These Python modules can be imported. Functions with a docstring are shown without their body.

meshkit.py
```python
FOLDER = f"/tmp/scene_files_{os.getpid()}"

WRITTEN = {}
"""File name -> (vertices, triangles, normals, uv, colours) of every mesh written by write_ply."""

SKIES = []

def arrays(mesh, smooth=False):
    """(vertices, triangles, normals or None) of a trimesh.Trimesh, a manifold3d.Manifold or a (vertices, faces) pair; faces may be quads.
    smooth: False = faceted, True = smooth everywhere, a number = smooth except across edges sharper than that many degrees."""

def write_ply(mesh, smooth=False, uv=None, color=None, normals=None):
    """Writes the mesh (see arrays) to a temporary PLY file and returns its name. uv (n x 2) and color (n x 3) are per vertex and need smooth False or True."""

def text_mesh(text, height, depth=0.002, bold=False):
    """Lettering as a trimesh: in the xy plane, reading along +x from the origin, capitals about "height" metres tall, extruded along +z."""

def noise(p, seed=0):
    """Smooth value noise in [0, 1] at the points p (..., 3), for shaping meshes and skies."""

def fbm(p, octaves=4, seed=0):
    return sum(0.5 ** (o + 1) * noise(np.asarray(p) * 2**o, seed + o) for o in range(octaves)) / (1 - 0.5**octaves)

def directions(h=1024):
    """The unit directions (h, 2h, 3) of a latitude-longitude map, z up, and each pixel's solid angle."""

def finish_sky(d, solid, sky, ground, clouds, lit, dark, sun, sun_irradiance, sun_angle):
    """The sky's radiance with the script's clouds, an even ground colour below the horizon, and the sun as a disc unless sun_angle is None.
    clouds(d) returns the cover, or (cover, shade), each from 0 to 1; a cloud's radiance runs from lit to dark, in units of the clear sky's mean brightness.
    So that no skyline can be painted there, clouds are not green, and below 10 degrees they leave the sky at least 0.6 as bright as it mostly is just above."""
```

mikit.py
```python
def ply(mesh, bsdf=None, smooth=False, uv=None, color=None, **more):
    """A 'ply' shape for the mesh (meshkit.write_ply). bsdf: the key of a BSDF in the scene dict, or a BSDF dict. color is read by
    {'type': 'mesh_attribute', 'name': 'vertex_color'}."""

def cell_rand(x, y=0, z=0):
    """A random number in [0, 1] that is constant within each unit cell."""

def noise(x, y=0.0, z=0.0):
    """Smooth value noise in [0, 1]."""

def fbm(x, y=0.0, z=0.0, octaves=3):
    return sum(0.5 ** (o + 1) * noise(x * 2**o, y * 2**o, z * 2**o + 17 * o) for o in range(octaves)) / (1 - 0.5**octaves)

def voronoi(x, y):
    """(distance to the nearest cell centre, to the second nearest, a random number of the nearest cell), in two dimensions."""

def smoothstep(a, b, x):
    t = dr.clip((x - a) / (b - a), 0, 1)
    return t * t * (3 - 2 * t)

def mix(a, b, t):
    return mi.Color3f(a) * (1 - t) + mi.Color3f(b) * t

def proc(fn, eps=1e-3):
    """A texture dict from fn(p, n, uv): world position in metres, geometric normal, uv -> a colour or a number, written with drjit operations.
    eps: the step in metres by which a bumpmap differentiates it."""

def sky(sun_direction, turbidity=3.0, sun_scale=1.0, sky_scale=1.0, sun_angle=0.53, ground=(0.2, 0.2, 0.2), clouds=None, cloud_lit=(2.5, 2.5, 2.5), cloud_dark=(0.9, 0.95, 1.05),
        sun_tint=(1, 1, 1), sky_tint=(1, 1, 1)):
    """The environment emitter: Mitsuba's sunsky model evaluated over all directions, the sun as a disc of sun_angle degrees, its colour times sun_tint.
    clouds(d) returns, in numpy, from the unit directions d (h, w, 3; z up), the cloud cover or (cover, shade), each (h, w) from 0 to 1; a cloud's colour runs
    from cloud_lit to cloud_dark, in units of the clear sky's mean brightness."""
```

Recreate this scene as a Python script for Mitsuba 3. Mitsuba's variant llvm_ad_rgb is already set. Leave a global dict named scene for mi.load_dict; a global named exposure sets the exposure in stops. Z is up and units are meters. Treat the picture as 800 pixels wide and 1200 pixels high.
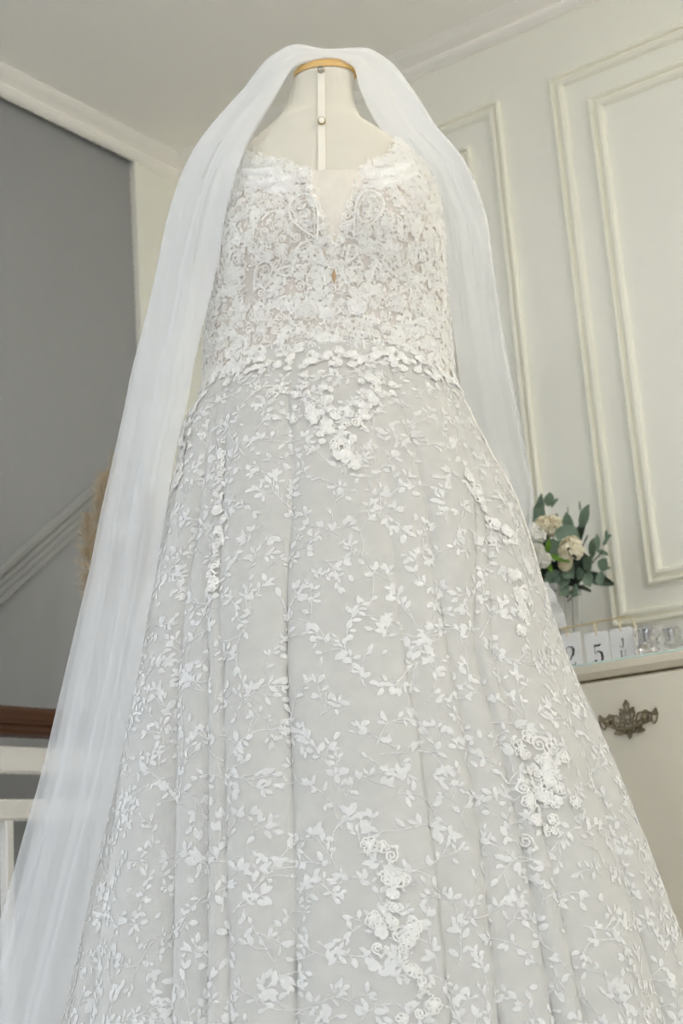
import math, random
import numpy as np
import trimesh
import manifold3d
import shapely
import shapely.geometry as sg
from shapely import affinity
from scipy.interpolate import PchipInterpolator
import mitsuba as mi
import mikit, meshkit
import drjit as dr

T = mi.ScalarTransform4f
rng = np.random.default_rng(7)
scene, labels = {}, {}

# ---------------------------------------------------------------- camera, sky, exposure
FOCAL_PX, PITCH, ROLL, YAW = 1750.0, 0.24666, -0.07366, 0.95633
CAM = np.array([0.0, -2.2, 0.40])
cp, sp, cr, sr = math.cos(PITCH), math.sin(PITCH), math.cos(ROLL), math.sin(ROLL)
FWD, RIGHT, DOWN = np.array([0, cp, sp]), np.array([1.0, 0, 0]), np.array([0, sp, -cp])
scene['camera'] = {'type': 'thinlens', 'fov': 2 * math.degrees(math.atan(400 / FOCAL_PX)), 'fov_axis': 'x',
                   'aperture_radius': 0.005, 'focus_distance': 2.12,
                   'to_world': T().look_at(origin=CAM.tolist(), target=(CAM + FWD).tolist(), up=(-(sr * RIGHT + cr * DOWN)).tolist())}
exposure = 1.24
LAMPS = ((20.0, 18.6, 16.0), (11.0, 11.1, 11.2))     # radiance of the room's two pendant lamps
scene['sky'] = mikit.sky([-0.6, -0.6, 0.5], turbidity=4.0, sun_scale=0.0, sky_scale=5.7, ground=(0.30, 0.29, 0.27),
                         clouds=lambda d: np.ones(d.shape[:2]) * 1.0, cloud_lit=(.92, 1.0, 1.10), cloud_dark=(0.9, 0.95, 1.0))

# ---------------------------------------------------------------- helpers
ROOM = np.array([[math.cos(YAW), math.sin(YAW), 0], [-math.sin(YAW), math.cos(YAW), 0], [0, 0, 1.0]])   # rows: u (towards the panelled wall), v (towards the grey wall), z
WALL_U, WALL_V, CEIL = 2.975, 2.589, 2.452


def room(p):
    """Points given along the room's own walls (u, v, height) -> world."""
    p = np.asarray(p, float)
    return p @ ROOM + np.array([CAM[0], CAM[1], 0])


def put(key, mesh, bsdf, smooth=False, room_axes=False, uv=None, label=None, cat=None, group=None, kind=None):
    if hasattr(mesh, 'to_mesh'):
        m = mesh.to_mesh()
        mesh = (np.asarray(m.vert_properties[:, :3], float), np.asarray(m.tri_verts))
    if isinstance(mesh, trimesh.Trimesh):
        mesh = (np.asarray(mesh.vertices, float), np.asarray(mesh.faces))
    v, f = mesh
    if room_axes:
        v = room(v)
    m = (v, f)
    if smooth not in (False, True):
        m = trimesh.Trimesh(v, f, process=False)
    scene[key] = mikit.ply(m, bsdf, smooth=smooth, uv=uv)
    say(key, label, cat, group, kind)
    return key


def say(key, label=None, cat=None, group=None, kind=None):
    d = {k: x for k, x in (('label', label), ('category', cat), ('group', group), ('kind', kind)) if x}
    if d:
        labels.setdefault(key, {}).update(d)


COUNT = {}


def numbered(name):
    n = COUNT.get(name, -1) + 1
    COUNT[name] = n
    return name if n == 0 else f'{name}_{n:03d}'


def box(lo, hi, bevel=0.0):
    lo, hi = np.minimum(lo, hi).astype(float), np.maximum(lo, hi).astype(float)
    if bevel <= 0:
        m = trimesh.creation.box(hi - lo)
        m.apply_translation((lo + hi) / 2)
        return m
    pts = []
    for s in np.ndindex(2, 2, 2):
        s = np.array(s)
        for k in range(3):
            q = np.where(s == 0, lo + bevel, hi - bevel)
            q[k] = lo[k] if s[k] == 0 else hi[k]
            pts.append(q)
    m = trimesh.convex.convex_hull(np.array(pts))
    return m


def cat_mesh(ms):
    vs, fs, n = [], [], 0
    for v, f in ms:
        vs.append(v)
        fs.append(f + n)
        n += len(v)
    return np.vstack(vs), np.vstack(fs)


def pair(m):
    return np.asarray(m.vertices, float), np.asarray(m.faces)


def tube(path, radius, sides=8, closed=False, caps=True):
    """A round tube along the path; radius a number or one per point."""
    p = np.asarray(path, float)
    n = len(p)
    rad = np.broadcast_to(np.asarray(radius, float), (n,))
    t = np.roll(p, -1, 0) - np.roll(p, 1, 0) if closed else np.gradient(p, axis=0)
    t /= np.linalg.norm(t, axis=1, keepdims=True) + 1e-12
    a = np.array([0, 0, 1.0]) if abs(t[0][2]) < 0.9 else np.array([1.0, 0, 0])
    rows = []
    for i in range(n):
        a = a - t[i] * (a @ t[i])
        a /= np.linalg.norm(a)
        b = np.cross(t[i], a)
        ang = np.arange(sides) * 2 * np.pi / sides
        rows.append(p[i] + rad[i] * (np.cos(ang)[:, None] * a + np.sin(ang)[:, None] * b))
    v = np.vstack(rows)
    f = []
    for i in range(n if closed else n - 1):
        for k in range(sides):
            a0, a1 = i * sides + k, i * sides + (k + 1) % sides
            b0, b1 = ((i + 1) % n) * sides + k, ((i + 1) % n) * sides + (k + 1) % sides
            f += [[a0, a1, b1], [a0, b1, b0]]
    if caps and not closed:
        v = np.vstack([v, p[:1], p[-1:]])
        for k in range(sides):
            f += [[n * sides, (k + 1) % sides, k], [n * sides + 1, (n - 1) * sides + k, (n - 1) * sides + (k + 1) % sides]]
    return v, np.array(f)


def lathe(profile, sides=40, centre=(0, 0, 0)):
    """A turned shape: profile = (radius, height) from the bottom up."""
    pr = np.asarray(profile, float)
    ang = np.arange(sides) * 2 * np.pi / sides
    v = np.stack([pr[:, None, 0] * np.cos(ang), pr[:, None, 0] * np.sin(ang), np.broadcast_to(pr[:, None, 1], (len(pr), sides))], -1).reshape(-1, 3) + np.asarray(centre, float)
    return v, grid_faces(len(pr), sides, wrap=True)


def grid_faces(rows, cols, wrap=False):
    f = []
    for i in range(rows - 1):
        a = i * cols + np.arange(cols if wrap else cols - 1)
        b = i * cols + (np.arange(cols if wrap else cols - 1) + 1) % cols
        f.append(np.stack([a, b, b + cols], 1))
        f.append(np.stack([a, b + cols, a + cols], 1))
    return np.vstack(f)


def extrude(poly, depth):
    geoms = getattr(poly, 'geoms', [poly])
    return cat_mesh([pair(trimesh.creation.extrude_polygon(g, depth, engine='earcut')) for g in geoms])


def frame_sweep(corners, profile, closed=True):
    """A mitred moulding along corners (a plane polygon in (a, b)); profile = (inset, height) pairs. Returns (a, b, height) points."""
    c = np.asarray(corners, float)
    n = len(c)
    rows = []
    for i in range(n):
        e0, e1 = c[i] - c[i - 1], c[(i + 1) % n] - c[i]
        if not closed and i == 0:
            e0 = e1
        if not closed and i == n - 1:
            e1 = e0
        n0, n1 = np.array([-e0[1], e0[0]]) / np.linalg.norm(e0), np.array([-e1[1], e1[0]]) / np.linalg.norm(e1)
        m = (n0 + n1) / (1 + n0 @ n1)
        rows.append(np.array([[*(c[i] + m * o), h] for o, h in profile]))
    v = np.vstack(rows)
    k = len(profile)
    f = []
    for i in range(n if closed else n - 1):
        for j in range(k - 1):
            a, b, cc, d = i * k + j, i * k + j + 1, ((i + 1) % n) * k + j + 1, ((i + 1) % n) * k + j
            f += [[a, d, cc], [a, cc, b]]
    return v, np.array(f)


# ---------------------------------------------------------------- the dress's surfaces
def curve(z, *cols):
    z = np.asarray(z, float)
    o = np.argsort(z)
    return [PchipInterpolator(z[o], np.asarray(c, float)[o]) for c in cols]


BODY = np.array([  # z, cx, half width, front, back
    [1.724, .029, .0500, .034, .046], [1.700, .026, .0520, .036, .050], [1.675, .021, .0545, .039, .052], [1.638, .014, .0597, .046, .056],
    [1.614, .009, .0699, .054, .062], [1.598, .005, .0823, .064, .068], [1.585, .006, .0990, .068, .074], [1.570, .0065, .117, .073, .080],
    [1.553, .005, .1330, .079, .086], [1.520, .012, .1510, .091, .096], [1.484, .016, .1650, .107, .104], [1.425, .0136, .1745, .128, .110],
    [1.373, .0087, .1790, .134, .110], [1.330, .004, .1810, .128, .105], [1.287, .0007, .1835, .119, .100], [1.244, -.0016, .1860, .115, .102],
    [1.200, -.0035, .1875, .117, .108], [1.150, -.006, .1900, .125, .118], [0.95, -.006, .2, .15, .15]])
b_cx, b_rx, b_f, b_b = curve(BODY[:, 0], *BODY[:, 1:].T)


def body(th, z, off=0.0):
    """th from 0 (front) to +-pi, positive to the photograph's right."""
    th, z = np.broadcast_arrays(np.asarray(th, float), np.asarray(z, float))
    rx, fr = b_rx(z) + off, np.where(np.cos(th) > 0, b_f(z), b_b(z)) + off
    lobe = np.exp(-((np.abs(th) - 0.62) / 0.36) ** 2) * np.exp(-((z - 1.372) / 0.058) ** 2)
    k = 1 + 0.10 * lobe
    return np.stack([b_cx(z) + k * rx * np.sin(th), -k * fr * np.cos(th), z], -1)


SKIRT = np.array([  # z, cx, half width, depth ratio
    [1.205, -.0035, .183, .65], [1.175, -.0055, .1885, .68], [1.133, -.010, .206, .73], [1.095, -.0125, .2215, .77], [1.027, -.008, .241, .83], [.947, -.005, .268, .88],
    [.894, -.006, .281, .90], [.791, -.012, .308, .93], [.69, -.0125, .333, .95], [.579, -.006, .363, .96], [.436, 0, .398, .97], [.33, .003, .422, .98], [.219, .005, .447, .98], [.02, .01, .49, .98]])
s_cx, s_rx, s_d = curve(SKIRT[:, 0], *SKIRT[:, 1:].T)
# the folds between the skirt's gores: their angles (degrees) at 0.25 m, at 0.69 m and at the waist
CREASES = np.array([[-165, -168, -168], [-138, -142, -142], [-112, -116, -116], [-86, -90, -90], [-62, -66, -70], [-37, -44, -54], [-29, -33, -50], [-24.5, -28.5, -45], [-13.6, -13, -13.6],
                    [10, 14, 14], [18.5, 25.5, 29], [28, 33, 60], [33, 38, 66], [54, 60, 74], [84, 88, 88], [112, 114, 114], [138, 140, 140], [163, 165, 165]], float)


CREASE_DEPTH = np.array([1, 1, 1, 1, .9, 1, 1, .8, .7, .18, .8, .9, .7, .9, 1, 1, 1, 1.0])


def skirt(th, z, off=0.0, flat=False):
    th, z = np.broadcast_arrays(np.asarray(th, float), np.asarray(z, float))
    rx, d = s_rx(z), s_d(z)
    if flat:
        r = np.ones_like(rx)
    else:
        t = np.degrees(th)
        k = np.stack([np.interp(z, [0.25, 0.69, 1.15], c) for c in CREASES])
        k = np.concatenate([k[-1:] - 360, k, k[:1] + 360])
        s, w, deep = np.zeros_like(t), np.full_like(t, 30.0), np.ones_like(t)
        cd = np.concatenate([CREASE_DEPTH[-1:], CREASE_DEPTH, CREASE_DEPTH[:1]])
        for i in range(len(k) - 1):
            on = (t >= k[i]) & (t < k[i + 1])
            s = np.where(on, (t - k[i]) / np.maximum(k[i + 1] - k[i], 1e-6), s)
            w = np.where(on, k[i + 1] - k[i], w)
            deep = np.where(on, cd[i] + (cd[i + 1] - cd[i]) * s, deep)
        bump = (np.clip(4 * s * (1 - s), 0, 1) + 1e-4) ** 0.42
        narrow = np.exp(-((w - 8) / 5.0) ** 2)
        amp = np.interp(z, [0.0, 0.5, 0.9, 1.1, 1.2], [.085, .075, .065, .05, .02]) * np.clip(w / 26, .5, 1.1)
        r = 1 + amp * deep * (bump - 1) - narrow * np.interp(z, [0, .9, 1.15, 1.2], [.02, .035, .03, .0])
        r = r + 0.006 * np.sin(t * 0.21 + 2.0 * z) * np.interp(z, [0, 1.2], [1, .2]) + 0.004 * np.sin(t * 0.47 - 3.0 * z + 1) * np.interp(z, [0, 1.2], [1, .2])
    return np.stack([s_cx(z) + (r * rx + off) * np.sin(th), -(r * rx * d + off) * np.cos(th), z], -1)


class Patch:
    """Lays flat motifs (metres) onto a surface(th, z)."""
    def __init__(self, fn):
        self.fn = fn

    def lay(self, th0, z0, ab, h):
        ab, h = np.asarray(ab, float), np.asarray(h, float)
        e = 1e-3
        g = lambda th, z: self.fn(th, z)
        p0 = g(th0, z0)
        pt, pz = (g(th0 + e, z0) - g(th0 - e, z0)) / (2 * e), (g(th0, z0 + e) - g(th0, z0 - e)) / (2 * e)
        th = th0 + ab[:, 0] / max(np.linalg.norm(pt), .05)
        z = z0 + ab[:, 1] / max(np.linalg.norm(pz), .9)
        p = g(th, z)
        e = 4e-3
        nt, nz = g(th + e, z) - g(th - e, z), g(th, z + e) - g(th, z - e)
        n = np.cross(nt, nz)
        n /= np.linalg.norm(n, axis=1, keepdims=True) + 1e-12
        return p + n * h[:, None]


ON_BODY, ON_SKIRT = Patch(lambda th, z: body(th, z, 0.0045)), Patch(skirt)


# ---------------------------------------------------------------- materials
def rgb(*c):
    return {'type': 'rgb', 'value': [float(x) for x in c]}


def principled(c, rough=0.6, two=True, **k):
    d = {'type': 'principled', 'base_color': c if isinstance(c, dict) else rgb(*c), 'roughness': rough, **k}
    return {'type': 'twosided', 'inner': d} if two else d


def tinted(c, amount, scale, c2=None):
    """A plain colour with a little real-life unevenness (brush marks, yarn, age)."""
    c, c2 = np.asarray(c, float), np.asarray(c2 if c2 is not None else np.asarray(c) * (1 - amount), float)
    return mikit.proc(lambda p, n, uv: mikit.mix(mi.Color3f(*c.tolist()), mi.Color3f(*c2.tolist()), mikit.fbm(p.x * scale, p.y * scale, p.z * scale)))


def wood(c1, c2, axis):
    a = [float(x) for x in axis]
    def fn(p, n, uv):
        t = p.x * a[0] + p.y * a[1] + p.z * a[2]
        q = p - mi.Vector3f(*a) * t
        g = mikit.fbm(q.x * 160, q.y * 160 + t * 3, q.z * 160)
        return mikit.mix(mi.Color3f(*c1), mi.Color3f(*c2), g)
    return mikit.proc(fn)


scene['paint_cream'] = principled(tinted((.89, .88, .80), .03, 3.0), .55)
scene['paint_moulding'] = principled((.865, .848, .752), .45)
scene['paint_trim'] = principled((.91, .885, .835), .45)
scene['paint_grey'] = principled(tinted((.34, .345, .352), .05, 2.5), .6)
scene['paint_grey_trim'] = principled((.335, .34, .335), .5)
scene['paint_ceiling'] = principled(tinted((.90, .88, .83), .02, 1.5), .8)
scene['carpet'] = principled(tinted((.62, .60, .57), .2, 90.0), .95)
scene['mahogany'] = principled(wood((.105, .034, .010), (.045, .013, .004), room([[1, 0, 0]])[0] - room([[0, 0, 0]])[0]), .32)
scene['cabinet_paint'] = principled(tinted((.73, .685, .575), .04, 6.0), .5)
scene['cabinet_edge'] = principled(tinted((.70, .64, .52), .06, 14.0), .45)
scene['shadow_gap'] = principled((.02, .016, .012), .8)
scene['bronze'] = principled(tinted((.30, .25, .165), .5, 140.0, (.14, .115, .07)), .36, metallic=.75)
scene['glass'] = {'type': 'dielectric', 'int_ior': 1.5}
scene['form_linen'] = principled(tinted((.72, .685, .595), .05, 25.0), .8)
scene['form_tape'] = principled((.84, .80, .71), .7)
scene['form_wood'] = principled(wood((.80, .55, .22), (.66, .40, .13), (1, 0, 0)), .4)
scene['steel'] = principled((.42, .39, .34), .3, metallic=1.0)
scene['silver_beads'] = principled((.80, .80, .80), .18, metallic=.9)
scene['crystal'] = {'type': 'dielectric', 'int_ior': 1.65}
scene['pearl_button'] = principled((.95, .91, .78), .3, clearcoat=.7)
scene['brass_rim'] = principled((.42, .33, .18), .35, metallic=.8)
scene['glass_edge'] = principled((.60, .72, .66), .35)
scene['dark_iron'] = principled((.06, .055, .05), .45, metallic=.6)


def net(p, n, uv):
    return 0.0003 * mikit.noise(p.x * 900, p.y * 900, p.z * 900)


scene['skirt_tulle'] = principled(tinted((.60, .59, .555), .13, 48.0), .5, sheen=.4, specular=.35)
scene['nude_mesh'] = principled(tinted((.69, .64, .58), .12, 120.0), .6, sheen=.2)
scene['illusion_tulle'] = principled(tinted((.80, .75, .665), .10, 60.0), .6, sheen=.2)
scene['nude_lining'] = principled((.46, .31, .17), .6)
scene['lace_thread'] = principled((.86, .85, .81), .4, sheen=.3, specular=.6)
for k, t in enumerate((.725, .70, .67)):
    scene[('embroidery_thread', 'embroidery_thread_soft', 'embroidery_thread_faint')[k]] = principled((t, t * .995, t * .965), .5, sheen=.3)
scene['satin'] = principled((.86, .85, .83), .3, specular=.6)
scene['beads'] = principled((.92, .90, .88), .12, specular=.9, clearcoat=1.0)
scene['pearls'] = principled((.90, .865, .79), .2, specular=.7, clearcoat=.8)
TULLE = {'type': 'principledthin', 'base_color': rgb(.93, .935, .94), 'roughness': .8, 'diff_trans': .6, 'spec_trans': 0.0}
NET = 0.40   # how much of the light one flat layer of the net stops


def gathered(p, n, uv):
    """uv.y tells how many thicknesses of net are drawn together there."""
    return 1 - dr.power(mi.Float(1 - NET), uv.y) * (1 - 0.0 * uv.x)


scene['veil_net'] = {'type': 'blendbsdf', 'weight': mikit.proc(gathered), 'a': {'type': 'thindielectric', 'int_ior': 1.01}, 'b': TULLE}
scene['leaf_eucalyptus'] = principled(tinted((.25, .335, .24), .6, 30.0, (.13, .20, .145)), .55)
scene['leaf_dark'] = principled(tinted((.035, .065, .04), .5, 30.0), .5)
scene['leaf_lime'] = principled(tinted((.22, .40, .05), .5, 50.0, (.12, .26, .03)), .5)
scene['petal_cream'] = principled(tinted((.88, .84, .72), .2, 60.0, (.78, .71, .52)), .6)
scene['petal_white'] = principled((.86, .85, .80), .6)
scene['planter_paint'] = principled((.46, .455, .43), .5)
scene['napkin_linen'] = principled((.86, .86, .83), .8)
scene['gold_wire'] = principled((.80, .68, .42), .3, metallic=.8)
scene['card_white'] = principled((.85, .85, .84), .5)
scene['ink'] = principled((.012, .012, .014), .5)
scene['copper_foil'] = principled((.62, .30, .10), .3, metallic=.9)
scene['porcelain'] = principled((.86, .85, .82), .2, clearcoat=.5)
scene['pampas'] = principled(tinted((.66, .55, .39), .3, 60.0), .9)
scene['stoneware'] = principled(tinted((.60, .55, .48), .2, 30.0), .7)

# ---------------------------------------------------------------- the room
U0, V0 = -1.9, -2.6     # the room's far corner, behind the camera
put('floor', box([U0, V0, -.1], [WALL_U, WALL_V, 0]), 'carpet', room_axes=True, kind='structure', label='carpeted floor of the bridal room')
put('ceiling', box([U0, V0, CEIL], [WALL_U + .1, WALL_V + .1, CEIL + .1]), 'paint_ceiling', room_axes=True, kind='structure', label='plain matt ceiling')
put('wall_right', box([WALL_U, V0, 0], [WALL_U + .1, WALL_V + .1, CEIL]), 'paint_cream', room_axes=True, kind='structure', label='cream wall with rectangular panel mouldings')
put('wall_left', box([2.798, WALL_V, 0], [WALL_U, WALL_V + .12, CEIL]), 'paint_cream', room_axes=True, kind='structure', label='narrow cream pier beside the room corner')
put('wall_back', box([1.6, WALL_V + .018, 0], [2.798, WALL_V + .12, CEIL]), 'paint_grey', room_axes=True, kind='structure', label='grey painted wall beside the stairs')

MOULD = [(0, 0), (0, .0115), (.003, .0145), (.0065, .0135), (.0085, .004), (.0125, .0035), (.016, .011), (.022, .0135), (.028, .0115), (.0315, .005), (.032, 0)]


def wall_frame(v0, v1, z0, z1):
    m, f = frame_sweep([(v0, z0), (v1, z0), (v1, z1), (v0, z1)], MOULD)
    put(numbered('wall_right__panel_moulding'), (np.stack([WALL_U - m[:, 2], m[:, 0], m[:, 1]], 1), f), 'paint_moulding', smooth=False, room_axes=True)


for va, vb in ((1.535, 2.45), (.478, 1.393), (-.579, .336), (-1.636, -.721)):
    wall_frame(va, vb, .908, 2.242)
    wall_frame(va + .093, vb - .093, .987, 2.153)
    wall_frame(va, vb, .17, .80)
CORNICE = [(0, 2.395), (.010, 2.395), (.017, 2.400), (.021, 2.409), (.0205, 2.417), (.0165, 2.4205), (.0165, 2.4235), (.024, 2.427), (.036, 2.4315), (.046, 2.438), (.053, 2.446), (.055, 2.452)]
c = np.array(CORNICE)
for k, (name, ends) in enumerate((('trim_1', 'right'), ('trim_2', 'left'))):
    rows = []
    for s in (0, 1):
        for d, z in CORNICE:
            far = (WALL_V - d) if k == 0 else (WALL_U - d)
            near = V0 if k == 0 else 1.6
            a = far if s else near
            rows.append((WALL_U - d, a, z) if k == 0 else (a, WALL_V - d, z))
    n = len(CORNICE)
    f = np.array([[j, j + 1, n + j + 1] for j in range(n - 1)] + [[j, n + j + 1, n + j] for j in range(n - 1)])
    put(name, (np.array(rows), f), 'paint_trim', smooth=40, room_axes=True, kind='structure', label='moulded ceiling cornice on the panelled wall' if k == 0 else 'moulded ceiling cornice above the grey wall and pier')

# the raking stair moulding on the grey wall: four reeds on a flat board
ang = math.radians(39.2)
base = np.array([2.2885, 1.128])
along, across = np.array([math.cos(ang), math.sin(ang)]), np.array([-math.sin(ang), math.cos(ang)])
prof = [(-.036, 0), (-.036, .010), (-.032, .014), (-.024, .014), (-.020, .008), (-.016, .012), (-.008, .012), (-.004, .006), (.000, .011), (.008, .011), (.012, .006), (.017, .014), (.029, .015), (.036, .009), (.036, 0)]
rows = []
for t in (-.85, .655):
    for o, h in prof:
        q = base + along * t + across * o
        rows.append((q[0], WALL_V + .018 - h, q[1]))
n = len(prof)
put('trim_3', (np.array(rows), np.array([[j, j + 1, n + j + 1] for j in range(n - 1)] + [[j, n + j + 1, n + j] for j in range(n - 1)])), 'paint_grey_trim', room_axes=True, kind='structure', label='reeded moulding rising diagonally along the stairs on the grey wall')

# stair balustrade
VB = 2.35
hr = sg.box(-.03, 0, .03, .0595).buffer(-.012).buffer(.012)
hr = hr.difference(sg.Point(-.034, .014).buffer(.009)).difference(sg.Point(.034, .014).buffer(.009))
pr_ = np.array(hr.exterior.coords)[:-1]
rows = np.vstack([np.stack([np.full(len(pr_), u), VB + pr_[:, 0], .7515 + pr_[:, 1]], 1) for u in (1.5, 2.72)])
n = len(pr_)
fcs = np.array([[j, (j + 1) % n, n + (j + 1) % n] for j in range(n)] + [[j, n + (j + 1) % n, n + j] for j in range(n)] + [[0, j, j + 1] for j in range(1, n - 1)] + [[n, n + j + 1, n + j] for j in range(1, n - 1)])
say('stair_balustrade', 'white wooden balustrade with a dark mahogany handrail before the grey wall', 'balustrade')
put('stair_balustrade__handrail', (rows, fcs), 'mahogany', smooth=35, room_axes=True, label='polished mahogany handrail')
put('stair_balustrade__rail', box([1.5, VB - .016, .676], [2.72, VB + .016, .729], .004), 'paint_trim', room_axes=True)
put('stair_balustrade__rail_001', box([1.5, VB - .016, .581], [2.72, VB + .016, .623], .004), 'paint_trim', room_axes=True)
for u in (1.52, 1.77, 2.083, 2.52):
    put(numbered('stair_balustrade__baluster'), box([u - .0105, VB - .012, .0], [u + .0105, VB + .012, .585], .003), 'paint_trim', room_axes=True)
for u in (1.5, 1.95, 2.705):
    put(numbered('stair_balustrade__spacer'), box([u, VB - .010, .62], [u + .015, VB + .010, .68]), 'paint_trim', room_axes=True)
    put(numbered('stair_balustrade__spacer'), box([u, VB - .010, .725], [u + .015, VB + .010, .757]), 'paint_trim', room_axes=True)

# pampas grass in a floor vase
PV = np.array([2.215, 2.19])
put('floor_vase', lathe([(.001, 0), (.07, 0), (.09, .02), (.115, .15), (.11, .26), (.06, .38), (.045, .43), (.055, .46), (.05, .46), (.040, .43), (.05, .38), (.001, .30)], 40, (*PV, 0)), 'stoneware', smooth=40, room_axes=True, label='stoneware floor vase holding the pampas grass behind the dress', cat='vase')
say('pampas_grass', 'dried beige pampas grass plumes beside the veil before the grey wall', 'dried grass')
for k, (du, dv, top, lean) in enumerate([(-.006, 0, 1.30, .02), (.03, .02, 1.36, .05), (-.022, -.02, 1.19, -.035), (.06, .0, 1.28, .10), (.02, -.03, 1.22, .01)]):
    a0, a1 = np.array([PV[0] + du * .3, PV[1] + dv * .3, .33]), np.array([PV[0] + du + lean * .6, PV[1] + dv, top])
    tt = np.linspace(0, 1, 12)[:, None]
    path = a0 + (a1 - a0) * tt + np.array([0, 0, 0]) + np.array([lean * .4, 0, 0]) * tt ** 3
    st = numbered('pampas_grass__stem')
    put(st, tube(path, .0022, 5), 'pampas', room_axes=True)
    vs, fs, nn = [], [], 0
    for q in range(900):
        t = rng.uniform(.70, 1.0)
        p = np.array([np.interp(t, tt[:, 0], path[:, j]) for j in range(3)])
        w = .036 * math.sin(math.pi * min(1, (1 - t) / .30 * .8 + .12)) + .004
        az = rng.uniform(0, 2 * np.pi)
        d = np.array([math.cos(az), math.sin(az), rng.uniform(.6, 1.3)])
        e = p + d * w * rng.uniform(.5, 1.1) * np.array([1, 1, .9])
        e[2] -= w * .25
        s = np.cross(d, [0, 0, 1.0])
        s = s / (np.linalg.norm(s) + 1e-9) * .0011
        vs += [p, (p + e) / 2 + s + [0, 0, .002], e, (p + e) / 2 - s + [0, 0, .002]]
        fs += [[nn, nn + 1, nn + 2], [nn, nn + 2, nn + 3]]
        nn += 4
    put(numbered('pampas_grass__plume'), (np.array(vs), np.array(fs)), 'pampas', room_axes=True, kind='stuff')

# ---------------------------------------------------------------- chest of drawers and what stands on it
CF, TOPZ = 2.575, .776
CV0, CV1 = .72, 1.92
say('chest_of_drawers', 'cream chest of drawers with an ornate bronze handle against the panelled wall', 'chest of drawers')
put('chest_of_drawers__body', box([CF + .006, CV0, .09], [2.96, CV1, .748], .003), 'cabinet_paint', room_axes=True)
put('chest_of_drawers__plinth', box([CF + .03, CV0 + .02, 0], [2.95, CV1 - .02, .092]), 'cabinet_paint', room_axes=True)
tp = np.array([(2.957, .7505), (2.568, .7505), (2.5625, .756), (2.5585, .7615), (2.5585, .7735), (2.561, .776), (2.957, .776)])
n = len(tp)
rows = np.vstack([np.stack([tp[:, 0], np.full(n, v), tp[:, 1]], 1) for v in (CV0 - .015, CV1 + .015)])
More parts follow.
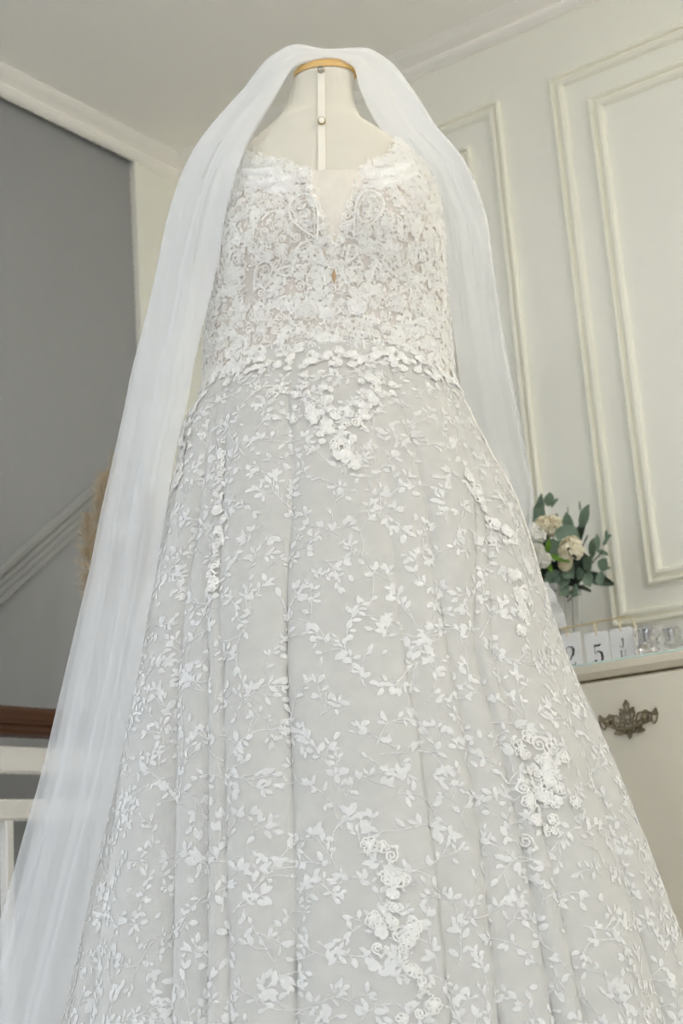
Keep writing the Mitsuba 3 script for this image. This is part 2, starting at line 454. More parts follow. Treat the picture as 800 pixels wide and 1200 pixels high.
fcs = np.array([[j, (j + 1) % n, n + (j + 1) % n] for j in range(n)] + [[j, n + (j + 1) % n, n + j] for j in range(n)] + [[0, j, j + 1] for j in range(1, n - 1)] + [[n, n + j + 1, n + j] for j in range(1, n - 1)])
put('chest_of_drawers__top', (rows, fcs), 'cabinet_edge', smooth=25, room_axes=True, label='moulded top board')
put('chest_of_drawers__drawer', box([CF - .006, CV0 + .03, .13], [CF + .006, CV1 - .03, .7435], .003), 'cabinet_paint', room_axes=True)
say('glass_sheet', 'clear glass sheet with a greenish edge lying on the chest of drawers', 'glass sheet')
put('glass_sheet__pane', box([2.563, CV0 - .01, TOPZ], [2.955, CV1 + .01, TOPZ + .005]), 'glass', room_axes=True)
put('glass_sheet__edge', box([2.5605, CV0 - .01, TOPZ + .0002], [2.5628, CV1 + .01, TOPZ + .0048], .0006), 'glass_edge', room_axes=True, label='pale green ground front edge')


def filigree():
    """The pierced back plate of the handle, in millimetres: x to the photograph's right, y up."""
    ring = lambda pts, w: sg.LineString(pts).buffer(w, cap_style='round')
    parts = []
    def drop(cx, cy, l, w, a, t=.95):
        s = np.linspace(0, 2 * np.pi, 24)
        x, y = w * np.sin(s) * (0.75 + .25 * np.cos(s)), l * np.cos(s)
        ca, sa = math.cos(math.radians(a)), math.sin(math.radians(a))
        return sg.LineString(np.stack([cx + x * ca - y * sa, cy + x * sa + y * ca], 1)).buffer(t)
    for d in ((0, 27, 11.5, 6.0, 0), (-9.5, 13.5, 9, 5.6, 14), (9.5, 13.5, 9, 5.6, -14), (-23, 8.5, 9, 7.2, 40), (23, 8.5, 9, 7.2, -40), (0, 1.5, 5.5, 6, 0), (-12, -2, 5.5, 6, 55), (12, -2, 5.5, 6, -55),
              (-9.5, -14.5, 5.2, 4.4, 20), (0, -17.5, 5.2, 4.2, 0), (9.5, -14.5, 5.2, 4.4, -20), (-20, -9, 5, 4.2, 40), (20, -9, 5, 4.2, -40), (-52, 3, 10, 7.4, 10), (52, 3, 10, 7.4, -10), (-35, 11, 6, 4.5, 70), (35, 11, 6, 4.5, -70), (-33, -1, 6, 4.6, 60), (33, -1, 6, 4.6, -60)):
        parts.append(drop(*d))
    arc = lambda x0, x1, y0, dip, w: sg.LineString([(x0 + (x1 - x0) * t, y0 - dip * (1 - (2 * t - 1) ** 2)) for t in np.linspace(0, 1, 24)]).buffer(w)
    parts += [arc(-46, 46, 0, 9, 1.1), sg.Point(-38, 5).buffer(4.5), sg.Point(38, 5).buffer(4.5)]
    parts += [sg.Polygon([(0, 42), (-5, 34), (5, 34)]).buffer(1), sg.Polygon([(-14, 27), (-6, 24), (-11, 18)]).buffer(1.2), sg.Polygon([(14, 27), (6, 24), (11, 18)]).buffer(1.2)]
    for sx in (-1, 1):
        parts += [sg.Polygon([(sx * 57, 20), (sx * 48, 11), (sx * 59, 8)]).buffer(1.4), ring([(sx * 30, 15), (sx * 36, 18), (sx * 42, 13), (sx * 48, 12)], 2.4), sg.Polygon([(sx * 24, -12), (sx * 30, -17), (sx * 16, -20)]).buffer(1.5)]
    parts += [sg.Polygon([(-4, -21), (4, -21), (0, -29)]).buffer(1.2)]
    g = shapely.union_all(parts).buffer(.4).buffer(-.4).simplify(.25)
    return g


HV, HZ = 1.1975, .660
for hv, nm in ((HV, ''), (1.44 * 2 - HV - .24, '')):
    if True:
        plate = extrude(filigree(), 3.0)
        pv = plate[0] / 1000.0
        ph = pv[:, 2] + 0.0022 * np.exp(-(pv[:, 0] / .03) ** 2)
        h = numbered('chest_of_drawers__drawer__handle_plate')
        put(h, (np.stack([CF - .006 - ph, hv - pv[:, 0], HZ + pv[:, 1]], 1), plate[1][:, ::-1]), 'bronze', smooth=30, room_axes=True, label='pierced bronze handle plate')
        t = np.linspace(-1, 1, 25)
        path = np.stack([CF - .006 - .016 - .006 * (1 - t ** 2), hv - .038 * t, HZ + .004 - .017 * (1 - t ** 2) ** .8], 1)
        bail = [tube(path, 0.0016 + .0009 * (1 - t ** 2), 8)]
        for s in (-1, 1):
            sph = trimesh.creation.icosphere(2, .0062)
            sph.apply_translation([CF - .006 - .016, hv - s * .038, HZ + .005])
            bail.append(pair(sph))
            bail.append(tube([[CF - .005, hv - s * .038, HZ + .005], [CF - .02, hv - s * .038, HZ + .005]], .0035, 8))
        put(numbered('chest_of_drawers__drawer__pull'), cat_mesh(bail), 'bronze', smooth=40, room_axes=True, label='bronze drop pull between two round posts')

GZ = TOPZ + .005
# calendar stand with hanging cards
say('calendar_stand', 'gilt wire stand with the date cards hanging from its bar', 'stand')
CU = 2.68
bar = np.array([[CU, 1.47, GZ + .003], [CU, 1.468, .850], [CU, 1.462, .868], [CU, 1.45, .8735], [CU, 1.33, .8755], [CU + .002, 1.235, .8775], [CU + .009, 1.221, .873], [CU + .012, 1.217, .855], [CU + .012, 1.217, GZ + .003]])
put('calendar_stand__bar', tube(bar, .0017, 8), 'gold_wire', smooth=40, room_axes=True)
put('calendar_stand__foot', tube([[CU - .03, 1.47, GZ + .002], [CU + .04, 1.47, GZ + .002], [CU + .04, 1.217, GZ + .002], [CU + .012, 1.217, GZ + .002]], .002, 8), 'gold_wire', smooth=40, room_axes=True)


def glyph(strokes, size):
    """Lettering from strokes [(x, y, half width), ...] in units of the letter's height."""
    out = []
    for st in strokes:
        st = np.array(st, float)
        if len(st) > 2:
            k = np.arange(len(st))
            t = np.linspace(0, len(st) - 1, 8 * len(st))
            st = np.stack([PchipInterpolator(k, st[:, j])(t) for j in range(3)], 1)
        for a, b in zip(st[:-1], st[1:]):
            out.append(sg.MultiPoint([(0, 0)]).convex_hull if False else shapely.union_all([sg.Point(a[:2]).buffer(max(a[2], .004), 8), sg.Point(b[:2]).buffer(max(b[2], .004), 8)]).convex_hull)
    return affinity.scale(shapely.union_all(out), size, size, origin=(0, 0))


TWO = [[(.10, .72, .075), (.10, .735, .07)], [(.055, .72, .02), (.06, .86, .022), (.16, .96, .022), (.28, .985, .022), (.42, .94, .05), (.49, .80, .068), (.45, .62, .06), (.33, .44, .035), (.16, .22, .02), (.03, .03, .018)], [(.03, .035, .035), (.50, .035, .035)], [(.50, .035, .035), (.535, .20, .012)]]
FIVE = [[(.10, .93, .045), (.30, .925, .055), (.46, .975, .02)], [(.10, .95, .014), (.08, .52, .014)], [(.08, .52, .014), (.17, .60, .018), (.30, .62, .03), (.43, .54, .06), (.47, .34, .07), (.42, .14, .055), (.27, .02, .022), (.12, .05, .02), (.05, .14, .02)], [(.09, .17, .07), (.09, .18, .07)]]
JAY = [[(.40, .98, .065), (.40, .28, .065), (.33, .07, .045), (.17, .02, .03), (.03, .13, .03)], [(.05, .17, .075), (.05, .18, .075)], [(.20, .98, .022), (.60, .98, .022)]]
YOU = [[(.16, .98, .065), (.16, .30, .065), (.24, .07, .05), (.44, .02, .03), (.62, .10, .024), (.70, .30, .022), (.70, .98, .022)], [(0, .98, .022), (.32, .98, .022)], [(.56, .98, .022), (.84, .98, .022)]]
for k, (va, vb, zt, what, glyphs) in enumerate((
        (1.388, 1.3325, .8635, 'white calendar card printed with a black 2, hanging nearest the dress', [(TWO, .040, .0185, .7965)]),
        (1.3236, 1.271, .8565, 'white calendar card printed with a black 5, hanging from the gilt bar', [(FIVE, .040, .0165, .7925)]),
        (1.268, 1.2195, .856, 'white calendar card with small letters J and U, beside the crystal holders', [(JAY, .0177, .0195, .8175), (YOU, .0165, .0180, .7945)]))):
    zb = GZ + .0025
    poly = sg.box(0, 0, va - vb, zt - zb).buffer(-.005).buffer(.005).difference(sg.Point((va - vb) / 2, zt - zb - .005).buffer(.0022))
    v, f = extrude(poly, .0022)
    key = numbered('calendar_card')
    say(key, what, 'card', 'date cards hanging on the stand')
    put(key + '__board', (np.stack([CU + .001 - v[:, 2], va - v[:, 0], zb + v[:, 1]], 1), f[:, ::-1]), 'card_white', room_axes=True)
    for g, size, dx, z0 in glyphs:
        v, f = extrude(glyph(g, size), .0008)
        put(numbered(key + '__printed_character'), (np.stack([CU - .0008 - v[:, 2], va - dx - v[:, 0], z0 + v[:, 1]], 1), f[:, ::-1]), 'ink', room_axes=True, label='black printed character')
    vm = (va + vb) / 2
    s = np.linspace(0, 2 * np.pi, 13)[:-1]
    zbar = np.interp(vm, [1.215, 1.33, 1.45], [.8775, .8755, .8735])
    hk = tube(np.stack([CU + .003 * np.sin(s), vm + 0 * s, (zbar + zt - .005) / 2 + ((zbar - zt + .005) / 2 + .0014) * np.cos(s)], 1), .0009, 6, closed=True)
    put(numbered('calendar_stand__hook'), hk, 'gold_wire', smooth=40, room_axes=True)

# crystal tealight holders
for k, (u, v, what) in enumerate(((2.665, 1.1885, 'faceted crystal tealight holder next to the calendar cards'), (2.705, 1.155, 'second faceted crystal tealight holder, farther from the calendar cards'))):
    key = numbered('tealight_holder')
    say(key, what, 'candle holder', 'crystal tealight holders')
    N, zs, rs = 9, [0, .004, .017, .031, .045, .058, .064], [.0165, .019, .0225, .0235, .0235, .0225, .0205]
    ring = []
    for i, (z, r) in enumerate(zip(zs, rs)):
        a = (np.arange(N) + .5 * (i % 2)) * 2 * np.pi / N
        ring.append(np.stack([u + r * np.cos(a), v + r * np.sin(a), np.full(N, GZ + z)], 1))
    ring = []
    N, zs, rs = 12, np.linspace(0, .066, 7), [.0165, .0205, .0225, .0235, .0235, .0225, .020]
    for i, (z, r) in enumerate(zip(zs, rs)):
        a = np.arange(N) * 2 * np.pi / N + .2
        rr = r * (1 + .13 * (-1.0) ** (np.arange(N) + i))
        ring.append(np.stack([u + rr * np.cos(a), v + rr * np.sin(a), np.full(N, GZ + z)], 1))
    gv, gf = np.vstack(ring + [[[u, v, GZ]], [[u, v, GZ + .066]]]), []
    for i in range(len(zs) - 1):
        for j in range(N):
            p00, p01, p10, p11 = i * N + j, i * N + (j + 1) % N, (i + 1) * N + j, (i + 1) * N + (j + 1) % N
            gf += [[p00, p01, p11], [p00, p11, p10]] if (i + j) % 2 else [[p00, p01, p10], [p01, p11, p10]]
    for j in range(N):
        gf += [[(j + 1) % N, j, N * len(zs)], [(len(zs) - 1) * N + j, (len(zs) - 1) * N + (j + 1) % N, N * len(zs) + 1]]
    body_m = manifold3d.Manifold(manifold3d.Mesh(gv.astype(np.float32), np.array(gf, np.uint32)))
    c0 = manifold3d.Manifold.cylinder(.05, .008, .0135, 16).translate([u, v, GZ + .034]) + manifold3d.Manifold.cylinder(.008, .0135, .0135, 24).translate([u, v, GZ - .002])
    put(key + '__glass', body_m - c0, 'crystal', room_axes=True, label='diamond-cut clear glass')
    put(key + '__base_plate', lathe([(.0005, .0005), (.0125, .0005), (.0128, .0050), (.0005, .0050)], 24, (u, v, GZ)), 'copper_foil', smooth=40, room_axes=True, label='copper-coloured base plate')

pts = np.array([(1.200, GZ), (1.165, GZ + .011), (1.133, GZ + .026), (1.09, GZ + .040), (1.02, GZ + .046), (.97, GZ + .030), (.96, GZ)])
v, f = extrude(sg.Polygon(pts).buffer(-.001).buffer(.001), .11)
put('folded_napkin', (np.stack([2.70 + v[:, 2] - .15 * (v[:, 0] - 1.2), v[:, 0], v[:, 1]], 1), f[:, ::-1]), 'napkin_linen', smooth=30, room_axes=True, label='folded white napkin at the right edge of the glass top', cat='napkin')

# white planter with ribbon and bouquet
PU, PVv = 2.81, 1.468
say('flower_planter', 'tapered white slatted wooden planter under the bouquet on the chest', 'planter')
ptop, pbot, pz0, pz1 = .054, .044, GZ, .985
for k in range(4):
    a = k * math.pi / 2
    R2 = np.array([[math.cos(a), -math.sin(a)], [math.sin(a), math.cos(a)]])
    for j, (x0, x1) in enumerate(((-1, -.40), (-.30, .30), (.40, 1))):
        q = []
        for r, z in ((pbot, pz0), (ptop, pz1 - .012)):
            for x in (x0, x1):
                for d in (0, .006):
                    q.append([*(R2 @ np.array([r - d, x * (r - .006)])), z])
        m = trimesh.convex.convex_hull(np.array(q) + [PU, PVv, 0])
        put(numbered('flower_planter__slat'), m, 'planter_paint', room_axes=True)
rim = sg.box(-ptop - .003, -ptop - .003, ptop + .003, ptop + .003).difference(sg.box(-ptop + .009, -ptop + .009, ptop - .009, ptop - .009))
v, f = extrude(rim, .014)
put('flower_planter__rim', (v + [PU, PVv, pz1 - .013], f), 'planter_paint', room_axes=True)
put('flower_planter__liner', lathe([(.001, 0), (.036, 0), (.040, .18), (.001, .18)], 20, (PU, PVv, pz0 + .002)), 'leaf_dark', room_axes=True, label='dark inner pot')
# ribbon
def ribbon(path, normal, width):
    p = np.asarray(path, float)
    k = np.arange(len(p))
    t = np.linspace(0, len(p) - 1, 30)
    p = np.stack([PchipInterpolator(k, p[:, j])(t) for j in range(3)], 1)
    tg = np.gradient(p, axis=0)
    tg /= np.linalg.norm(tg, axis=1, keepdims=True)
    w = np.interp(t, k, width)
    nrm = np.stack([np.interp(t, k, np.asarray(normal, float)[:, j]) for j in range(3)], 1)
    s = np.cross(tg, nrm)
    s /= np.linalg.norm(s, axis=1, keepdims=True)
    nn = np.cross(s, tg) * .0006
    rows = np.stack([p - s * w[:, None] - nn, p + s * w[:, None] - nn, p + s * w[:, None] + nn, p - s * w[:, None] + nn], 1).reshape(-1, 3)
    return rows, grid_faces(30, 4, wrap=True)


FU = PU - ptop - .006
say('satin_ribbon', 'white satin ribbon tied round the planter, its tail hanging down', 'ribbon')
nr = [[-1, 0, 0], [-1, -.5, .1], [-1, .45, .1], [-1, -.3, 0], [-1, .1, 0]]
put('satin_ribbon__tail', ribbon([[FU, 1.440, .981], [FU - .012, 1.424, .962], [FU - .014, 1.412, .938], [FU - .008, 1.407, .915], [FU - .004, 1.403, .889]], nr, [.010, .013, .013, .012, .011]), 'satin', smooth=True, room_axes=True)
put('satin_ribbon__tail_001', ribbon([[FU, 1.436, .978], [FU - .005, 1.432, .94], [FU - .003, 1.424, .905], [FU - .006, 1.428, .87]], nr[:4], [.006, .006, .005, .006]), 'satin', smooth=True, room_axes=True)
put('satin_ribbon__knot', box([FU - .008, 1.424, .974], [FU + .001, 1.450, .990], .003), 'satin', room_axes=True)


def leaf_mesh(base, tip, width, facing, cup=.15, stations=7):
    """An ovate leaf from base to tip, 2-sided with a little thickness through its curl; facing: roughly its upper side."""
    b, t = np.asarray(base, float), np.asarray(tip, float)
    d = t - b
    L = np.linalg.norm(d)
    d /= L
    nrm = np.asarray(facing, float)
    nrm = nrm - d * (nrm @ d)
    nrm /= np.linalg.norm(nrm) + 1e-9
    s = np.cross(d, nrm)
    rows = []
    for x in np.linspace(0, 1, stations):
        w = width / 2 * (math.sin(math.pi * min(1, x * .94 + .03)) ** .75) * (1.15 - .25 * x)
        for j in (-1, -.5, 0, .5, 1):
            rows.append(b + d * L * x + s * w * j + nrm * (cup * width * (j * j - .3) * (1 if w > 0 else 0) - .10 * L * (x - .5) ** 2))
    return np.array(rows), grid_faces(stations, 5)


BS = 1.0
say('flower_bouquet', 'bouquet of eucalyptus, cream hydrangea and white blossoms in the white planter', 'bouquet')
BO = np.array([2.80, 1.42, .985])
#  base (v, z), tip (v, z), depth u, width
BIG = [((1.474, 1.10), (1.440, 1.168), 2.785, .046), ((1.462, 1.118), (1.424, 1.130), 2.775, .030), ((1.452, 1.135), (1.440, 1.190), 2.79, .026), ((1.405, 1.010), (1.440, .985), 2.76, .036), ((1.440, 1.005), (1.420, .968), 2.765, .032),((1.462, 1.125), (1.428, 1.158), 2.775, .040), ((1.470, 1.10), (1.440, 1.118), 2.79, .036), ((1.432, 1.105), (1.413, 1.142), 2.80, .026), ((1.430, 1.160), (1.405, 1.172), 2.80, .018), ((1.437, 1.165), (1.424, 1.192), 2.80, .022),
       ((1.470, 1.150), (1.446, 1.172), 2.80, .026), ((1.455, 1.085), (1.435, 1.110), 2.80, .024), ((1.381, 1.085), (1.372, 1.131), 2.775, .030), ((1.358, 1.098), (1.325, 1.139), 2.785, .027), ((1.352, 1.072), (1.402, 1.092), 2.76, .046), ((1.372, 1.032), (1.420, 1.078), 2.75, .036),
       ((1.338, 1.030), (1.318, 1.065), 2.78, .030), ((1.330, 1.045), (1.322, 1.078), 2.79, .014), ((1.312, 1.052), (1.284, 1.066), 2.785, .022), ((1.305, 1.060), (1.296, 1.082), 2.79, .012), ((1.335, 1.048), (1.305, 1.030), 2.80, .012),
       ((1.355, 1.005), (1.330, 1.028), 2.78, .036), ((1.322, 1.000), (1.302, 1.020), 2.78, .026), ((1.350, .998), (1.338, .966), 2.77, .026), ((1.318, .995), (1.316, .964), 2.77, .024), ((1.312, 1.005), (1.297, .995), 2.78, .018), ((1.372, 1.000), (1.350, .998), 2.77, .026), ((1.330, .985), (1.322, .972), 2.785, .02),
       ((1.378, .972), (1.362, .950), 2.76, .030), ((1.402, .975), (1.385, .955), 2.76, .028), ((1.395, 1.02), (1.372, .99), 2.765, .034), ((1.385, 1.000), (1.412, .975), 2.765, .034), ((1.390, 1.128), (1.384, 1.150), 2.80, .006), ((1.362, 1.138), (1.356, 1.158), 2.80, .007)]
for k, ((v0, z0), (v1, z1), u, w) in enumerate(BIG):
    fac = [-1, rng.normal(0, .35), .35 + rng.normal(0, .3)]
    put(numbered('flower_bouquet__eucalyptus_leaf'), leaf_mesh([u + .006, v0, z0], [u - rng.uniform(0, .012), v1, z1], w, fac), 'leaf_eucalyptus', smooth=True, room_axes=True)
vs = []
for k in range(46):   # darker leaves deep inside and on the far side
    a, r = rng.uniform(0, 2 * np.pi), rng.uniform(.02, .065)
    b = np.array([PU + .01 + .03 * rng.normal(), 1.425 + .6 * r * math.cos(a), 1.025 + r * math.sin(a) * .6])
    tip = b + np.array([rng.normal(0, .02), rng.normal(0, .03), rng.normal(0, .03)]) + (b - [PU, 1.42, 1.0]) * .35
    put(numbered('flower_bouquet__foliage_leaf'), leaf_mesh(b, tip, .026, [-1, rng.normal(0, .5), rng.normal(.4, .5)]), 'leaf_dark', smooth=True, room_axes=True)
for k in range(16):
    b = np.array([2.75, 1.436 + rng.normal(0, .012), 1.045 + rng.normal(0, .014)])
    tip = b + np.array([-.014, rng.normal(0, .026), rng.normal(0, .026)])
    put(numbered('flower_bouquet__lime_leaf'), leaf_mesh(b, tip, .013, [-1, rng.normal(0, .4), .4], .1), 'leaf_lime', smooth=True, room_axes=True, label='bright lime-green leaf')


def blossom(centre, radius, petals, size, seed, facing=(-1, 0, .25)):
    r = np.random.default_rng(seed)
    parts = []
    fc = np.asarray(facing, float) / np.linalg.norm(facing)
    for k in range(petals):
        d = r.normal(size=3)
        d /= np.linalg.norm(d)
        if d @ fc < -.2:
            d = d - 2 * fc * (d @ fc)
        c0 = np.asarray(centre) + d * radius * r.uniform(.75, 1.0)
        a = np.cross(d, [0, 0, 1.0]) + 1e-6
        a /= np.linalg.norm(a)
        b = np.cross(d, a)
        ph = r.uniform(0, 6.28)
        for j in range(4):
            q = ph + j * math.pi / 2
            dirn = a * math.cos(q) + b * math.sin(q)
            parts.append(leaf_mesh(c0 + dirn * size * .1, c0 + dirn * size + d * size * r.uniform(-.1, .35), size * .95, d, .2, 4))
    return cat_mesh(parts)


for k, (v, z, u, r, m, nm) in enumerate(((1.364, 1.047, 2.752, .027, 'petal_cream', 'cream hydrangea head'), (1.412, 1.110, 2.77, .022, 'petal_cream', 'cream hydrangea head'), (1.443, 1.094, 2.745, .024, 'petal_white', 'white blossom'), (1.425, 1.112, 2.75, .017, 'petal_cream', 'cream blossom'),
                                        (1.447, 1.030, 2.735, .016, 'petal_white', 'white blossom'), (1.424, 1.034, 2.735, .013, 'petal_white', 'white blossom'), (1.434, 1.056, 2.732, .011, 'petal_white', 'white blossom'), (1.386, 1.022, 2.76, .013, 'petal_cream', 'cream hydrangea head'))):
    put(numbered('flower_bouquet__blossom'), blossom([u, v, z], r, 60, .0085 if m == 'petal_cream' else .0105, 50 + k), m, smooth=True, room_axes=True, label=nm)
for k, (v, z) in enumerate(((1.445, 1.15), (1.375, 1.10), (1.345, 1.08), (1.315, 1.04), (1.32, 1.0), (1.37, .99), (1.44, 1.1), (1.41, 1.1))):
    p0, p1 = np.array([PU, 1.445, .93]), np.array([2.792, v, z])
    t = np.linspace(0, 1, 8)[:, None]
    put(numbered('flower_bouquet__stem'), tube(p0 + (p1 - p0) * t + np.array([0, 0, .03]) * (t * (1 - t)), .0016, 6), 'leaf_dark', smooth=True, room_axes=True)

# ---------------------------------------------------------------- dress form
say('dress_form', 'cream linen dress form with a wooden neck cap wearing the gown', 'dress form')
TH = np.radians(np.arange(0, 360, 3.0)) - math.pi
zz = np.concatenate([np.linspace(.80, 1.5, 36), np.linspace(1.51, 1.689, 40)])
v = body(TH[None, :], zz[:, None], -.003).reshape(-1, 3)
n = len(TH)
top, bot = len(v), len(v) + 1
v = np.vstack([v, [[.0255, 0, 1.6895]], [[-.006, 0, .80]]])
f = np.vstack([grid_faces(len(zz), n, wrap=True), [[(len(zz) - 1) * n + j, (len(zz) - 1) * n + (j + 1) % n, top] for j in range(n)], [[(j + 1) % n, j, bot] for j in range(n)]])
put('dress_form__torso', (v, f), 'form_linen', smooth=True)
v, f = lathe([(.0005, 1.6885), (.0505, 1.6885), (.0525, 1.6905), (.0530, 1.6945), (.0520, 1.6995), (.049, 1.7035), (.038, 1.7065), (.0005, 1.708)], 60)
v[:, 1] *= .69
put('dress_form__neck_cap', (v + [.0265, .002, 0], f), 'form_wood', smooth=50, label='honey-coloured wooden neck cap')


def on_body_strip(th0, z0, z1, width, off, n=26):
    rows = []
    for z in np.linspace(z0, z1, n):
        th = th0(z) if callable(th0) else th0
        c0 = body(th, z, 0)
        e = 1e-3
        tng = body(th + e, z, 0) - body(th - e, z, 0)
        tng /= np.linalg.norm(tng)
        dz = body(th, z + e, 0) - body(th, z - e, 0)
        nr = np.cross(tng, dz)
        nr /= np.linalg.norm(nr)
        for s in (-1, 1):
            rows += [c0 + tng * s * width / 2 + nr * (off - .003), c0 + tng * s * width / 2 + nr * off]
    rows = np.array(rows).reshape(n, 4, 3)[:, [0, 1, 3, 2]].reshape(-1, 3)
    return rows, grid_faces(n, 4, wrap=True)


tape_th = lambda z: float(np.arcsin((np.interp(z, [1.44, 1.68], [.0075, .0195]) - b_cx(z)) / b_rx(z)))
put('dress_form__centre_tape', on_body_strip(tape_th, 1.44, 1.680, .0115, .0012), 'form_tape', smooth=30, label='pale centre-front tape')


def stud(th, z, r, depth, m, name, text, facing=None):
    c0, e = body(th, z, 0), 1e-3
    nr = np.cross(body(th + e, z, 0) - body(th - e, z, 0), body(th, z + e, 0) - body(th, z - e, 0))
    nr /= np.linalg.norm(nr)
    if facing is not None:      # a pin pushed in at a slant, its head turned to the front
        c0 = c0 + nr * .0045
        nr = np.asarray(facing, float) / np.linalg.norm(facing)
    v, f = lathe([(.0002, -.003), (r, -.003), (r, depth * .4), (r * .8, depth * .85), (r * .45, depth), (.0002, depth)], 20)
    a = np.cross([1.0, 0, 0], nr)
    a /= np.linalg.norm(a)
    b = np.cross(nr, a)
    put(name, (c0 + v[:, :1] * a + v[:, 1:2] * b + v[:, 2:] * nr, f), m, smooth=35, label=text)


stud(tape_th(1.678), 1.678, .0060, .0085, 'steel', 'dress_form__screw', 'round steel screw under the neck cap')
stud(tape_th(1.566), 1.566, .0062, .0050, 'brass_rim', 'dress_form__button', 'thin brass rim of the button on the tape', (0, -1, -.25))
stud(tape_th(1.566), 1.566, .0053, .0072, 'pearl_button', 'dress_form__button__face', 'pale round button face', (0, -1, -.25))
put('dress_form__pole', tube([[-.006, 0, .02], [-.006, 0, .82]], .016, 16), 'dark_iron', smooth=40)
put('dress_form__base', lathe([(.001, 0), (.19, 0), (.19, .012), (.05, .03), (.018, .05), (.001, .05)], 40, (-.006, 0, 0)), 'dark_iron', smooth=40)

# ---------------------------------------------------------------- motifs of lace and embroidery, flat in metres: (points (a, b), heights, faces)
def strip(pts, widths, lift, edge=.0003, cup=False):
    """A raised band along pts: a cord, a petal or a leaf."""
    p, w = np.asarray(pts, float), np.broadcast_to(np.asarray(widths, float), (len(pts),))
    t = np.gradient(p, axis=0)
    t /= np.linalg.norm(t, axis=1, keepdims=True) + 1e-12
    s = np.stack([-t[:, 1], t[:, 0]], 1) * w[:, None] / 2
    ab = np.stack([p - s, p, p + s], 1).reshape(-1, 2)
    k = np.clip(w / (w.max() + 1e-12), .35, 1)
    h = np.stack([np.full(len(p), lift if cup else edge), (edge + .35 * lift if cup else lift) * k, np.full(len(p), lift if cup else edge)], 1).ravel()
    return ab, h, grid_faces(len(p), 3)


def join(ms):
    a, h, f, n = [], [], [], 0
    for x, y, z in ms:
        a.append(x), h.append(y), f.append(z + n)
        n += len(x)
    return np.vstack(a), np.concatenate(h), np.vstack(f)


def turned(m, angle, scale=1.0, at=(0, 0), mirror=False):
    a = m[0] * scale * ([-1, 1] if mirror else [1, 1])
    c0, s0 = math.cos(angle), math.sin(angle)
    return np.stack([a[:, 0] * c0 - a[:, 1] * s0 + at[0], a[:, 0] * s0 + a[:, 1] * c0 + at[1]], 1), m[1], (m[2][:, ::-1] if mirror else m[2])


def leaf2(base, ang, L, W, bend=0.0, lift=.00065, r=None):
    t = np.linspace(0, 1, 6)
    a = ang + bend * (t - .3)
    step = np.stack([np.cos(a), np.sin(a)], 1) * L / 5
    p = np.asarray(base) + np.vstack([[0, 0], np.cumsum(step[:-1], 0)])
    return strip(p, W * np.array([.22, .80, 1.0, .98, .72, .15]), lift, min(.0003, lift * .4))


def sprig(r):
    """One embroidered twig: a thin wandering stem with side shoots; blunt leaves singly, in pairs and in little fans."""
    out = []

    def shoot(p, a, n, bend, first=True):
        pts = [p.copy()]
        for i in range(n):
            a += bend + r.normal(0, .14)
            p = p + np.array([math.cos(a), math.sin(a)]) * .0075
            pts.append(p.copy())
        pts = np.array(pts)
        out.append(strip(pts, .0012, .0006, .0002))
        side = r.choice([-1, 1])
        for i in range(1 if first else 2, n):
            d = pts[i] - pts[i - 1]
            b0 = math.atan2(d[1], d[0])
            u = r.random()
            side = -side
            if first and u < .24:
                shoot(pts[i], b0 + side * r.uniform(.5, .9), int(r.integers(3, 5)), side * r.uniform(-.25, .1), False)
            elif u < .62:
                fan(pts[i], b0 + side * r.uniform(.55, 1.2), 1 if r.random() < .55 else 2)
        fan(pts[-1], a, int(r.integers(1, 4)))

    def fan(p, a, n):
        for k in range(n):
            q = a + (k - (n - 1) / 2) * r.uniform(.7, 1.15) + r.normal(0, .15)
            L = r.uniform(.0085, .0145)
            off = r.uniform(.0010, .0045)
            b = p + np.array([math.cos(q), math.sin(q)]) * off
            out.append(strip([p, (p + b) / 2, b], .0011, .0006, .0002))
            out.append(leaf2(b, q + r.normal(0, .25), L, L * r.uniform(.38, .60), r.normal(0, .6)))

    shoot(np.zeros(2), math.pi / 2 + r.uniform(-.4, .4), int(r.integers(7, 12)), r.choice([-1, 1]) * r.uniform(.03, .14))
    m = join(out)
    return m[0] - m[0].mean(0), m[1], m[2]


def flower(R, petals, r, solid=None):
    out = []
    solid = r.random() < .18 if solid is None else solid
    for k in range(petals):
        a = k * 2 * math.pi / petals + r.normal(0, .1)
        L = R * r.uniform(.85, 1.1)
        u, w = np.array([math.cos(a), math.sin(a)]), np.array([-math.sin(a), math.cos(a)])
        if solid:
            t = np.linspace(.15, 1, 5)
            out.append(strip(t[:, None] * L * u, 1.0 * R * np.array([.2, .48, .66, .62, .25]), .0022, .0012, cup=True))
        q = np.linspace(0, 2 * math.pi, 11)
        x, y = .58 * L + .42 * L * np.cos(q), .36 * R * np.sin(q) * (1.1 + .3 * np.cos(q))
        out.append(strip(x[:, None] * u + y[:, None] * w, .0017, .0033, .0025))
        if not solid and r.random() < .6:
            t = np.linspace(.25, .75, 3)
            out.append(strip(t[:, None] * L * u, .0018, .0026, .0019))
    for q in np.linspace(0, 2 * math.pi, 6)[:-1]:
        out.append(strip([[0, 0], [.10 * R * math.cos(q), .10 * R * math.sin(q)], [.2 * R * math.cos(q), .2 * R * math.sin(q)]], .0016, .0040, .0030))
    return join(out)


